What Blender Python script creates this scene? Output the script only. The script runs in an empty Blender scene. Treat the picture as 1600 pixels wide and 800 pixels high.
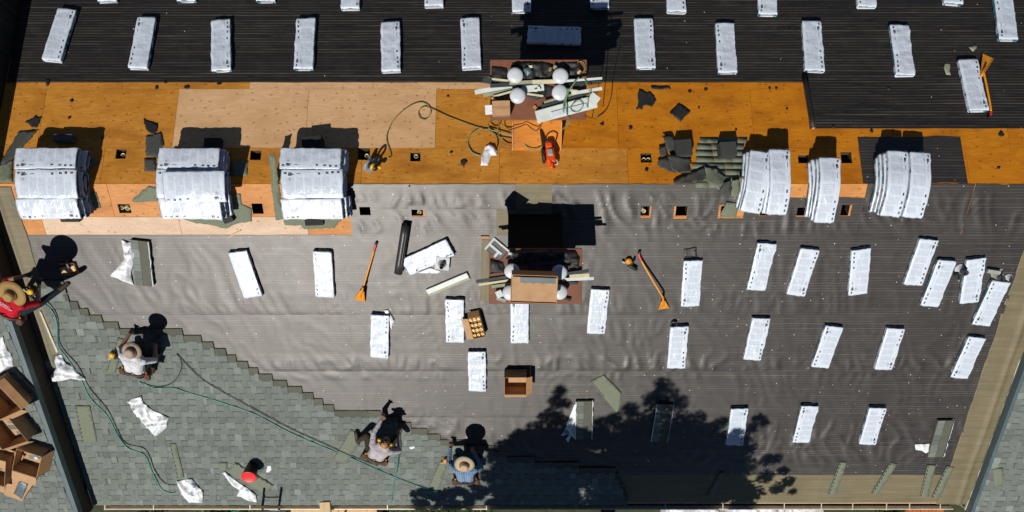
import bpy, bmesh, math, random
import numpy as np
from mathutils import Vector, Matrix, noise, geometry

SC = bpy.context.scene
COL = SC.collection
R = math.radians

# ------------------------------------------------------------------ camera
F = 1067.0                       # focal length in photo pixels (1600 wide)
CAM_H, CAM_Y, TILT = 11.54, -0.11, R(5.5)
CP = Vector((0, CAM_Y, CAM_H))
LOOK = Vector((0, -math.sin(TILT), -math.cos(TILT)))
UP = Vector((0, math.cos(TILT), -math.sin(TILT)))
RIGHT = Vector((1, 0, 0))
cam_data = bpy.data.cameras.new('camera')
cam = bpy.data.objects.new('camera', cam_data)
COL.objects.link(cam)
cam_data.sensor_width = 36.0
cam_data.lens = F / 1600 * 36.0
cam_data.clip_end = 3000
cam_data.clip_start = 0.1
m3 = Matrix((RIGHT, UP, -LOOK)).transposed()
cam.matrix_world = Matrix.Translation(CP) @ m3.to_4x4()
SC.camera = cam

# ------------------------------------------------------------------ light
SUN_DIR = Vector((-0.31, -0.735, 1.0)).normalized()
world = bpy.data.worlds.new('World')
SC.world = world
world.use_nodes = True
wn = world.node_tree
sky = wn.nodes.new('ShaderNodeTexSky')
sky.sky_type = 'NISHITA'
sky.sun_disc = False
sky.sun_elevation = math.asin(SUN_DIR.z)
sky.sun_rotation = math.atan2(SUN_DIR.x, SUN_DIR.y)
sky.air_density = 0.62
sky.dust_density = 0.1
sky.ozone_density = 3.5
bg = wn.nodes['Background']
bg.inputs['Strength'].default_value = 0.05
wn.links.new(sky.outputs[0], bg.inputs[0])
sl = bpy.data.lights.new('sun', 'SUN')
sl.energy = 5.0
sl.angle = R(0.5)
sl.color = (1.0, 0.965, 0.91)
so = bpy.data.objects.new('sun', sl)
COL.objects.link(so)
so.rotation_euler = SUN_DIR.to_track_quat('Z', 'Y').to_euler()
so.location = SUN_DIR * 40
SC.view_settings.view_transform = 'Standard'
SC.view_settings.look = 'None'
SC.view_settings.exposure = -0.26
SC.view_settings.gamma = 1.0
SC.view_settings.use_curve_mapping = False

rnd = random.Random(7)

# ------------------------------------------------------------------ roof geometry
# world: x east, y towards the far slope (north), ridge line at y = 0, z = 0.
SL = R(19.0)
CS, SN, TN = math.cos(SL), math.sin(SL), math.tan(SL)

def frame(w):
    """axes of the roof surface: X east, Y towards picture-top along the slope, Z normal"""
    if w < 0:
        return Vector((1, 0, 0)), Vector((0, CS, SN)), Vector((0, -SN, CS))
    return Vector((1, 0, 0)), Vector((0, CS, -SN)), Vector((0, SN, CS))

def surf(x, w, h=0.0):
    X, Y, Z = frame(w)
    return Vector((x, 0, 0)) + Y * w + Z * h

def ray(u, v):
    return LOOK + RIGHT * ((u - 800) / F) + UP * ((400 - v) / F)

def P(u, v, h=0.0):
    """photo pixel -> (x, w) on the roof surface at normal height h"""
    d = ray(u, v)
    best = None
    for w0 in (-1, 1):
        X, Y, Z = frame(w0)
        t = (Z * h - CP).dot(Z) / d.dot(Z)
        q = CP + d * t
        w = q.dot(Y)
        if (w0 < 0) == (w < 0):
            best = (q.x, w)
    if best is None:
        q = CP + d * ((h - CP.z) / d.z)
        best = (q.x, q.y)
    return best

def PZ(u, v, z):
    d = ray(u, v)
    return CP + d * ((z - CP.z) / d.z)

def mat4(loc, X, Y, Z):
    m = Matrix((X, Y, Z)).transposed().to_4x4()
    m.translation = loc
    return m

def roof_matrix(x, w, h=0.0, rot=0.0):
    X, Y, Z = frame(w)
    m = mat4(surf(x, w, h), X, Y, Z)
    return m @ Matrix.Rotation(rot, 4, 'Z')

SOUTH_M = mat4(Vector((0, 0, 0)), *frame(-1))
NORTH_M = mat4(Vector((0, 0, 0)), *frame(1))

# ------------------------------------------------------------------ object helpers
def link(o, parent=None, mw=None):
    COL.objects.link(o)
    if mw is not None:
        o.matrix_world = mw
    if parent is not None:
        o.parent = parent
        o.matrix_parent_inverse = PINV.get(parent.name, Matrix.Identity(4))
    return o
PINV = {}

def mesh(name, verts, faces, mat=None, smooth=False, uv=None, cols=None, mats=None, fmat=None):
    me = bpy.data.meshes.new(name)
    me.from_pydata([tuple(v) for v in verts], [], faces)
    if mats:
        for m in mats:
            me.materials.append(m)
        if fmat is not None:
            me.polygons.foreach_set('material_index', fmat)
    elif mat:
        me.materials.append(mat)
    if uv is not None:
        l = me.uv_layers.new(name='UVMap')
        for p in me.polygons:
            for li in p.loop_indices:
                l.data[li].uv = uv[me.loops[li].vertex_index]
    if cols is not None:                       # per-face colours
        a = me.color_attributes.new('tint', 'FLOAT_COLOR', 'CORNER')
        for p, c in zip(me.polygons, cols):
            for li in p.loop_indices:
                a.data[li].color = (c[0], c[1], c[2], 1)
    if smooth:
        me.polygons.foreach_set('use_smooth', [True] * len(me.polygons))
    me.update()
    return me

def obj(name, me, parent=None, mw=None):
    """mw is local to the parent when a parent is given"""
    o = bpy.data.objects.new(name, me)
    COL.objects.link(o)
    if parent is not None:
        o.parent = parent
    if mw is not None:
        o.matrix_basis = mw
    return o

def tag(o, label=None, cat=None, group=None, kind=None):
    if label: o['label'] = label
    if cat: o['category'] = cat
    if group: o['group'] = group
    if kind: o['kind'] = kind
    return o

def empty(name, mw, label=None, cat=None, group=None, kind=None):
    o = bpy.data.objects.new(name, None)
    o.empty_display_size = 0.1
    COL.objects.link(o)
    o.matrix_world = mw
    return tag(o, label, cat, group, kind)

class MB:
    """collects vertices and faces of one mesh"""
    def __init__(s):
        s.v = []; s.f = []; s.c = []; s.m = []
    def add(s, vs, fs, col=None, mi=0):
        b = len(s.v)
        s.v += [Vector(v) for v in vs]
        for f in fs:
            s.f.append([b + i for i in f]); s.c.append(col or (1, 1, 1)); s.m.append(mi)
    def box(s, x0, x1, y0, y1, z0, z1, col=None, mi=0, M=None):
        vs = [Vector(p) for p in ((x0,y0,z0),(x1,y0,z0),(x1,y1,z0),(x0,y1,z0),(x0,y0,z1),(x1,y0,z1),(x1,y1,z1),(x0,y1,z1))]
        if M: vs = [M @ p for p in vs]
        s.add(vs, [(3,2,1,0),(4,5,6,7),(0,1,5,4),(1,2,6,5),(2,3,7,6),(3,0,4,7)], col, mi)
    def bevbox(s, x0, x1, y0, y1, z0, z1, b, col=None, mi=0, M=None):
        """box with chamfered vertical and top edges"""
        def ring(i, z):
            return [(x0+i+b,y0+i,z),(x1-i-b,y0+i,z),(x1-i,y0+i+b,z),(x1-i,y1-i-b,z),(x1-i-b,y1-i,z),(x0+i+b,y1-i,z),(x0+i,y1-i-b,z),(x0+i,y0+i+b,z)]
        vs = ring(0, z0) + ring(0, z1 - b) + ring(b, z1)
        vs = [Vector(p) for p in vs]
        if M: vs = [M @ p for p in vs]
        fs = [tuple(range(7, -1, -1)), tuple(range(16, 24))]
        for k in (0, 8):
            for i in range(8):
                j = (i + 1) % 8
                fs.append((k+i, k+j, k+8+j, k+8+i))
        s.add(vs, fs, col, mi)
    def tube(s, pts, r, n=8, col=None, mi=0, caps=True):
        pts = [Vector(p) for p in pts]
        rs = r if isinstance(r, (list, tuple)) else [r] * len(pts)
        vs = []; fs = []
        a = None
        for i, p in enumerate(pts):
            t = (pts[min(i+1, len(pts)-1)] - pts[max(i-1, 0)])
            t = t.normalized() if t.length > 1e-9 else Vector((0,0,1))
            if a is None:
                a = t.orthogonal().normalized()
            else:
                a = (a - t * a.dot(t))
                a = a.normalized() if a.length > 1e-6 else t.orthogonal().normalized()
            b = t.cross(a)
            for k in range(n):
                q = 2 * math.pi * k / n
                vs.append(p + (a * math.cos(q) + b * math.sin(q)) * rs[i])
        for i in range(len(pts) - 1):
            for k in range(n):
                k2 = (k + 1) % n
                fs.append((i*n+k, i*n+k2, (i+1)*n+k2, (i+1)*n+k))
        if caps:
            fs.append(tuple(range(n-1, -1, -1)))
            fs.append(tuple((len(pts)-1)*n + k for k in range(n)))
        s.add(vs, fs, col, mi)
    def lathe(s, prof, n=20, M=None, col=None, mi=0):
        vs = []; fs = []
        for (r, z) in prof:
            for k in range(n):
                q = 2 * math.pi * k / n
                vs.append(Vector((r*math.cos(q), r*math.sin(q), z)))
        if M: vs = [M @ p for p in vs]
        for i in range(len(prof)-1):
            for k in range(n):
                k2 = (k+1) % n
                fs.append((i*n+k, i*n+k2, (i+1)*n+k2, (i+1)*n+k))
        s.add(vs, fs, col, mi)
    def me(s, name, mat=None, smooth=False, tint=False, mats=None):
        return mesh(name, s.v, s.f, mat, smooth, cols=s.c if tint else None, mats=mats, fmat=s.m if mats else None)

def catmull(pts, n=8):
    pts = [Vector(p) for p in pts]
    out = []
    for i in range(len(pts) - 1):
        p0 = pts[max(i-1, 0)]; p1 = pts[i]; p2 = pts[i+1]; p3 = pts[min(i+2, len(pts)-1)]
        for k in range(n):
            t = k / n
            out.append(0.5 * ((2*p1) + (-p0+p2)*t + (2*p0-5*p1+4*p2-p3)*t*t + (-p0+3*p1-3*p2+p3)*t**3))
    out.append(pts[-1])
    return out

# ------------------------------------------------------------------ material helpers
class NT:
    def __init__(s, name):
        s.mat = bpy.data.materials.new(name)
        s.mat.use_nodes = True
        s.t = s.mat.node_tree
        s.n = s.t.nodes; s.l = s.t.links
        s.b = s.n['Principled BSDF']
    def put(s, sock, val):
        if val is None: return
        if hasattr(val, 'is_output') or isinstance(val, bpy.types.NodeSocket):
            s.l.new(val, sock)
        else:
            if isinstance(val, (tuple, list)) and len(val) == 3 and sock.type == 'RGBA':
                val = (*val, 1)
            sock.default_value = val
    def node(s, kind, **kw):
        nd = s.n.new('ShaderNode' + kind)
        for k, v in kw.items():
            if isinstance(k, str) and hasattr(nd, k) and k not in nd.inputs:
                setattr(nd, k, v)
            else:
                s.put(nd.inputs[k], v)
        return nd
    def coord(s, which='Object'):
        return s.node('TexCoord').outputs[which]
    def mapping(s, vec, scale=(1,1,1), loc=(0,0,0), rot=(0,0,0)):
        nd = s.node('Mapping')
        s.put(nd.inputs['Vector'], vec)
        s.put(nd.inputs['Scale'], scale); s.put(nd.inputs['Location'], loc); s.put(nd.inputs['Rotation'], rot)
        return nd.outputs[0]
    def noise(s, vec, scale=5, detail=4, rough=0.55, dist=0.0):
        nd = s.node('TexNoise')
        s.put(nd.inputs['Vector'], vec)
        nd.inputs['Scale'].default_value = scale
        nd.inputs['Detail'].default_value = detail
        nd.inputs['Roughness'].default_value = rough
        nd.inputs['Distortion'].default_value = dist
        return nd.outputs['Fac']
    def voronoi(s, vec, scale=5, out='Distance', feature='F1', rand=1.0):
        nd = s.node('TexVoronoi'); nd.feature = feature; nd.voronoi_dimensions = '2D'
        s.put(nd.inputs['Vector'], vec)
        nd.inputs['Scale'].default_value = scale
        nd.inputs['Randomness'].default_value = rand
        return nd.outputs[out]
    def math(s, op, a, b=None, c=None, clamp=False):
        nd = s.node('Math'); nd.operation = op; nd.use_clamp = clamp
        s.put(nd.inputs[0], a)
        if b is not None: s.put(nd.inputs[1], b)
        if c is not None: s.put(nd.inputs[2], c)
        return nd.outputs[0]
    def ramp(s, fac, stops, interp='LINEAR'):
        nd = s.node('ValToRGB')
        s.put(nd.inputs[0], fac)
        cr = nd.color_ramp; cr.interpolation = interp
        while len(cr.elements) < len(stops): cr.elements.new(0.5)
        for e, (p, c) in zip(cr.elements, stops):
            e.position = p
            e.color = (*c, 1) if isinstance(c, (tuple, list)) else (c, c, c, 1)
        return nd.outputs[0]
    def mix(s, fac, a, b, mode='MIX'):
        nd = s.node('Mix'); nd.data_type = 'RGBA'; nd.blend_type = mode
        s.put(nd.inputs[0], fac)
        s.put(nd.inputs[6], a); s.put(nd.inputs[7], b)
        return nd.outputs[2]
    def bump(s, h, strength=0.3, dist=0.01, normal=None):
        nd = s.node('Bump')
        nd.inputs['Strength'].default_value = strength
        nd.inputs['Distance'].default_value = dist
        s.put(nd.inputs['Height'], h)
        if normal is not None: s.put(nd.inputs['Normal'], normal)
        return nd.outputs[0]
    def sep(s, vec):
        nd = s.node('SeparateXYZ'); s.put(nd.inputs[0], vec); return nd.outputs
    def rand(s):
        return s.node('ObjectInfo').outputs['Random']
    def done(s, color, rough=0.6, normal=None, spec=None, metal=None, sub=None, trans=None):
        s.put(s.b.inputs['Base Color'], color)
        s.put(s.b.inputs['Roughness'], rough)
        if normal is not None: s.put(s.b.inputs['Normal'], normal)
        if spec is not None: s.put(s.b.inputs['Specular IOR Level'], spec)
        if metal is not None: s.put(s.b.inputs['Metallic'], metal)
        return s.mat

def plain(name, col, rough=0.6, var=0.25, scale=14, bump=0.25, bd=0.004, metal=None, spec=None):
    t = NT(name)
    oc = t.coord()
    off = t.math('MULTIPLY', t.rand(), 37.0)
    nd = t.node('VectorMath'); nd.operation = 'ADD'
    t.put(nd.inputs[0], oc); t.put(nd.inputs[1], off)
    n1 = t.noise(nd.outputs[0], scale, 5, 0.6)
    n2 = t.noise(nd.outputs[0], scale * 7, 3, 0.6)
    c = t.ramp(n1, [(0.25, tuple(k * (1 - var) for k in col)), (0.75, tuple(min(1, k * (1 + var)) for k in col))])
    r = t.math('ADD', rough - 0.08, t.math('MULTIPLY', n2, 0.16))
    return t.done(c, r, t.bump(n2, bump, bd), spec, metal)
# ------------------------------------------------------------------ materials
def felt_material(name, base, streak, streak_amt, rough, tintcol, spec, pitch=0.052, flecks=0.78):
    """woven underlayment: paler ribs along the roll, dust, pale flecks of debris"""
    t = NT(name)
    oc = t.coord()
    s = t.sep(oc)
    warp = t.noise(t.mapping(oc, (0.35, 0.9, 1)), 1.0, 2, 0.5)
    wv = t.math('ADD', t.math('DIVIDE', s[1], pitch), t.math('MULTIPLY', warp, 0.8))
    rowid = t.math('FLOOR', wv)
    fr = t.math('FRACT', wv)
    pulse = t.math('SUBTRACT', 1.0, t.math('MULTIPLY', t.math('ABSOLUTE', t.math('SUBTRACT', fr, 0.5)), 3.4), clamp=True)
    cv = t.node('CombineXYZ'); t.put(cv.inputs[0], t.math('MULTIPLY', s[0], 0.55)); t.put(cv.inputs[1], t.math('MULTIPLY', rowid, 3.7))
    amp = t.noise(cv.outputs[0], 1.0, 4, 0.75)
    amp = t.math('MULTIPLY', t.math('SUBTRACT', amp, 0.36), 3.0, clamp=True)
    cv2 = t.node('CombineXYZ'); t.put(cv2.inputs[0], t.math('MULTIPLY', s[0], 0.12)); t.put(cv2.inputs[1], t.math('MULTIPLY', rowid, 9.1))
    amp2 = t.math('POWER', t.noise(cv2.outputs[0], 1.0, 1, 0.5), 1.5)
    fine = t.noise(t.mapping(oc, (1.2, 150, 1)), 1.0, 2, 0.6)
    big = t.noise(oc, 0.55, 4, 0.6)
    dust = t.noise(oc, 3.0, 6, 0.65)
    c = t.mix(t.math('MULTIPLY', t.math('SUBTRACT', big, 0.3), 1.1, clamp=True), base, tintcol)
    line = t.math('MULTIPLY', t.math('MULTIPLY', pulse, t.math('MULTIPLY', amp, amp2)), streak_amt * 2.2, clamp=True)
    c = t.mix(line, c, streak)
    c = t.mix(t.math('MULTIPLY', t.math('SUBTRACT', dust, 0.55), 0.7, clamp=True), c, (0.10, 0.085, 0.068))
    vd = t.voronoi(oc, 5.5)
    vc = t.voronoi(oc, 5.5, 'Color')
    sc_ = t.sep(vc)
    pick = t.math('GREATER_THAN', sc_[0], flecks)
    fl = t.math('MULTIPLY', t.math('LESS_THAN', vd, t.math('MULTIPLY_ADD', sc_[1], 0.045, 0.012)), pick)
    c = t.mix(fl, c, (0.62, 0.58, 0.48))
    h = t.math('ADD', t.math('MULTIPLY', pulse, t.math('MULTIPLY_ADD', amp, 0.6, 0.25)), t.math('MULTIPLY', fine, 0.25))
    r = t.math('ADD', rough - 0.05, t.math('MULTIPLY', dust, 0.10))
    t.put(t.b.inputs['Specular Tint'], (1.0, 0.965, 0.925, 1))
    return t.done(c, r, t.bump(h, 0.10, 0.004), spec)

M = {}
M['felt'] = felt_material('synthetic_felt', (0.0205, 0.0172, 0.0146), (0.150, 0.128, 0.105), 0.80, 0.50, (0.033, 0.028, 0.024), 0.90)
M['felt_black'] = felt_material('black_felt', (0.013, 0.0118, 0.0118), (0.14, 0.120, 0.090), 0.95, 0.56, (0.019, 0.017, 0.0165), 0.4, flecks=0.95)

def tan_material():
    t = NT('tan_ice_shield')
    oc = t.coord()
    n = t.noise(t.mapping(oc, (0.7, 16, 1)), 1.0, 5, 0.6)
    b = t.noise(oc, 1.4, 5, 0.65)
    f = t.noise(oc, 60, 4, 0.7)
    c = t.ramp(n, [(0.3, (0.150, 0.122, 0.066)), (0.7, (0.220, 0.184, 0.104))])
    c = t.mix(t.math('MULTIPLY', t.math('SUBTRACT', b, 0.45), 1.6, clamp=True), c, (0.090, 0.072, 0.036))
    c = t.mix(t.math('MULTIPLY', t.math('SUBTRACT', f, 0.5), 0.8, clamp=True), c, (0.22, 0.195, 0.13))
    return t.done(c, 0.62, t.bump(f, 0.4, 0.003), 0.4)
M['tan'] = tan_material()

def ply_material(name, c0, c1, knot, edge, knots=1.0):
    t = NT(name)
    oc = t.coord()
    r = t.rand()
    off = t.node('CombineXYZ'); t.put(off.inputs[0], t.math('MULTIPLY', r, 61.0)); t.put(off.inputs[1], t.math('MULTIPLY', r, 23.0))
    add = t.node('VectorMath'); add.operation = 'ADD'; t.put(add.inputs[0], oc); t.put(add.inputs[1], off.outputs[0])
    p = add.outputs[0]
    warp = t.noise(t.mapping(p, (0.8, 3.2, 1)), 1.2, 4, 0.55)
    wv = t.node('TexWave'); wv.wave_type = 'BANDS'; wv.bands_direction = 'Y'
    wm = t.node('VectorMath'); wm.operation = 'ADD'
    cmb = t.node('CombineXYZ'); t.put(cmb.inputs[1], t.math('MULTIPLY', warp, 0.55))
    t.put(wm.inputs[0], p); t.put(wm.inputs[1], cmb.outputs[0])
    t.put(wv.inputs['Vector'], wm.outputs[0])
    wv.inputs['Scale'].default_value = 4.5; wv.inputs['Distortion'].default_value = 2.2
    wv.inputs['Detail'].default_value = 4; wv.inputs['Detail Scale'].default_value = 1.4
    grain = t.noise(t.mapping(p, (4, 60, 1)), 1.0, 4, 0.65)
    blot = t.noise(p, 2.6, 5, 0.65)
    stain = t.noise(t.mapping(p, (1.0, 2.4, 1), (4.3, 1.7, 0)), 1.1, 5, 0.6)
    c = t.mix(t.math('MULTIPLY', wv.outputs['Fac'], 0.55), c0, c1)
    c = t.mix(t.math('MULTIPLY', t.math('SUBTRACT', grain, 0.45), 1.5, clamp=True), c, edge)
    c = t.mix(t.math('MULTIPLY', t.math('SUBTRACT', blot, 0.44), 3.0, clamp=True), c, c1)
    c = t.mix(t.math('MULTIPLY', t.math('SUBTRACT', stain, 0.47), 3.2, clamp=True), c, edge)
    kv = t.mapping(p, (5.0, 7.5, 1))
    kd = t.voronoi(kv, 1.0); kc = t.voronoi(kv, 1.0, 'Color')
    km = t.math('MULTIPLY', t.math('SUBTRACT', 1.0, t.math('DIVIDE', kd, 0.17), clamp=True), t.math('GREATER_THAN', t.sep(kc)[1], 1.0 - 0.42 * knots))
    c = t.mix(t.math('MULTIPLY', km, 0.75, clamp=True), c, knot)
    # nail heads and small marks in rows
    nv = t.mapping(p, (6.3, 2.5, 1))
    nd_ = t.voronoi(nv, 1.0, rand=0.35)
    c = t.mix(t.math('MULTIPLY', t.math('LESS_THAN', nd_, 0.040), 0.6), c, knot)
    return t.done(c, 0.62, t.bump(t.math('ADD', grain, t.math('MULTIPLY', km, -1.5)), 0.35, 0.003), 0.3)
M['ply_old'] = ply_material('weathered_orange_plywood', (0.64, 0.285, 0.040), (0.49, 0.185, 0.018), (0.12, 0.042, 0.006), (0.33, 0.112, 0.010))
M['ply_dark'] = ply_material('deep_orange_plywood', (0.64, 0.232, 0.008), (0.49, 0.158, 0.004), (0.13, 0.042, 0.003), (0.33, 0.096, 0.003), 0.8)
M['ply_new'] = ply_material('fresh_pale_plywood', (0.76, 0.480, 0.255), (0.64, 0.370, 0.170), (0.26, 0.100, 0.032), (0.56, 0.315, 0.140))
M['ply_white'] = ply_material('bleached_plywood', (0.70, 0.515, 0.365), (0.60, 0.410, 0.260), (0.26, 0.13, 0.06), (0.55, 0.38, 0.24), 0.5)
M['ply_orange'] = ply_material('bright_orange_plywood', (0.66, 0.300, 0.095), (0.52, 0.205, 0.052), (0.16, 0.060, 0.02), (0.40, 0.150, 0.035))

def shingle_material(name, gain=1.0):
    t = NT(name)
    a = t.node('VertexColor'); a.layer_name = 'tint'
    oc = t.coord()
    g = t.noise(oc, 210, 3, 0.75)
    b = t.noise(oc, 9, 4, 0.6)
    r = t.rand()
    c = t.mix(t.math('MULTIPLY', t.math('SUBTRACT', g, 0.38), 2.0, clamp=True), t.mix(1.0, a.outputs[0], (0.55, 0.55, 0.55), 'MULTIPLY'), t.mix(1.0, a.outputs[0], (1.55, 1.55, 1.55), 'MULTIPLY'))
    k = t.math('MULTIPLY_ADD', r, 0.22, 0.89 * gain)
    k = t.math('MULTIPLY', k, t.math('MULTIPLY_ADD', b, 0.4, 0.8))
    cc = t.node('CombineXYZ')
    for i in range(3): t.put(cc.inputs[i], k)
    c = t.mix(1.0, c, cc.outputs[0], 'MULTIPLY')
    return t.done(c, 0.85, t.bump(g, 0.7, 0.003), 0.25)
M['shingle'] = shingle_material('granule_shingle')

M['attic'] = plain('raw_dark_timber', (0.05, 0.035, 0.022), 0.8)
M['wall'] = plain('brown_wall_paint', (0.16, 0.075, 0.045), 0.7)
M['metal_trim'] = plain('blue_grey_metal_trim', (0.085, 0.125, 0.135), 0.42, 0.18, 3, 0.1)
M['white_trim'] = plain('cream_trim', (0.62, 0.55, 0.42), 0.5, 0.12)
M['gutter'] = plain('cream_gutter', (0.66, 0.56, 0.42), 0.4, 0.15, 6)
M['gutter_in'] = plain('dark_gutter_inside', (0.035, 0.030, 0.026), 0.8)
M['brown_metal'] = plain('brown_painted_metal', (0.20, 0.078, 0.040), 0.42, 0.18, 5, 0.08)
M['white_metal'] = plain('white_galvanised', (0.60, 0.62, 0.64), 0.35, 0.10, 8, 0.06)
M['grey_metal'] = plain('grey_galvanised', (0.32, 0.35, 0.35), 0.38, 0.2, 9, 0.1)
M['dark_metal'] = plain('dark_steel', (0.05, 0.05, 0.055), 0.4, 0.3, 12, 0.1)
M['cardboard'] = plain('cardboard', (0.46, 0.265, 0.125), 0.75, 0.14, 7, 0.15)
M['cardboard_in'] = plain('cardboard_inside', (0.40, 0.215, 0.09), 0.78, 0.16, 7, 0.15)
M['black_rubber'] = plain('black_rubber', (0.014, 0.013, 0.013), 0.5, 0.3, 16)
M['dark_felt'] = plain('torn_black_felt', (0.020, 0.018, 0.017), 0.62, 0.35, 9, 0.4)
M['roll'] = plain('felt_roll', (0.030, 0.028, 0.027), 0.42, 0.25, 5, 0.1)
M['teal_hose'] = plain('teal_air_hose', (0.02, 0.26, 0.21), 0.35, 0.2, 6, 0.05)
M['green_hose'] = plain('pale_green_air_hose', (0.17, 0.30, 0.17), 0.38, 0.2, 6, 0.05)
M['chase_felt_shade'] = plain('shade_black_chase_paper', (0.008, 0.008, 0.009), 0.8, 0.3, 9, 0.2, spec=0.15)  # black wrap paper, darkened further to carry the shade on the near chase
M['olive_hose'] = plain('olive_air_hose', (0.22, 0.19, 0.06), 0.4, 0.25, 6, 0.05)
M['black_hose'] = plain('black_air_hose', (0.014, 0.014, 0.014), 0.4, 0.2, 6, 0.05)
M['orange'] = plain('orange_paint', (0.70, 0.26, 0.014), 0.4, 0.2, 11, 0.08)
M['yellow'] = plain('yellow_fibreglass', (0.72, 0.27, 0.010), 0.38, 0.15, 11, 0.06)
M['red'] = plain('red_rubber_grip', (0.62, 0.035, 0.045), 0.4, 0.15, 11, 0.06)
M['red_plastic'] = plain('red_plastic', (0.72, 0.030, 0.028), 0.38, 0.10, 8, 0.05)
M['bright_orange'] = plain('saw_orange', (0.78, 0.085, 0.008), 0.4, 0.12, 11, 0.06)
M['tool_yellow'] = plain('tool_yellow', (0.75, 0.42, 0.02), 0.38, 0.12, 11, 0.06)
M['wood_edge'] = plain('cut_pine', (0.62, 0.43, 0.22), 0.65, 0.18, 12, 0.2)
M['siding_white'] = plain('white_siding_offcut', (0.62, 0.66, 0.60), 0.5, 0.12, 6, 0.1)
M['siding_olive'] = plain('olive_siding_offcut', (0.30, 0.31, 0.20), 0.6, 0.2, 6, 0.1)
M['siding_dark'] = plain('dark_siding_offcut', (0.030, 0.040, 0.040), 0.55, 0.25, 6, 0.1)
M['siding_cream'] = plain('cream_siding_offcut', (0.62, 0.56, 0.36), 0.55, 0.15, 6, 0.1)
M['green_felt'] = plain('grey_green_shingle_back', (0.165, 0.185, 0.125), 0.8, 0.14, 30, 0.4)
M['old_shingle'] = plain('old_dark_shingle', (0.062, 0.062, 0.054), 0.85, 0.3, 40, 0.6)
M['spacer'] = plain('charcoal_shingle_stack', (0.035, 0.034, 0.032), 0.8, 0.3, 40, 0.5)
M['brass'] = plain('brass_nail_coil', (0.62, 0.45, 0.18), 0.3, 0.2, 20, 0.1, metal=0.6)
M['grass'] = plain('ground_soil_grass', (0.045, 0.055, 0.022), 0.9, 0.5, 3, 0.4)

def plastic_wrap():
    t = NT('white_plastic_wrap')
    oc = t.coord()
    off = t.math('MULTIPLY', t.rand(), 11.0)
    nd = t.node('VectorMath'); nd.operation = 'ADD'; t.put(nd.inputs[0], oc); t.put(nd.inputs[1], off)
    p = nd.outputs[0]
    f = t.noise(p, 16, 5, 0.6, 1.5)
    txt = t.noise(t.mapping(p, (9, 30, 9)), 1.0, 2, 0.5)
    mk = t.math('MULTIPLY', t.math('GREATER_THAN', txt, 0.60), t.math('GREATER_THAN', t.noise(p, 5, 2), 0.50))
    teal = t.math('GREATER_THAN', t.noise(p, 3.3, 3, 0.6), 0.66)
    c = t.mix(t.math('MULTIPLY', mk, 0.30), (0.78, 0.79, 0.81), (0.22, 0.23, 0.26))
    c = t.mix(t.math('MULTIPLY', teal, 0.75), c, (0.03, 0.16, 0.20))
    return t.done(c, 0.34, t.bump(f, 0.55, 0.012), 0.5)
M['plastic'] = plastic_wrap()

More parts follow.
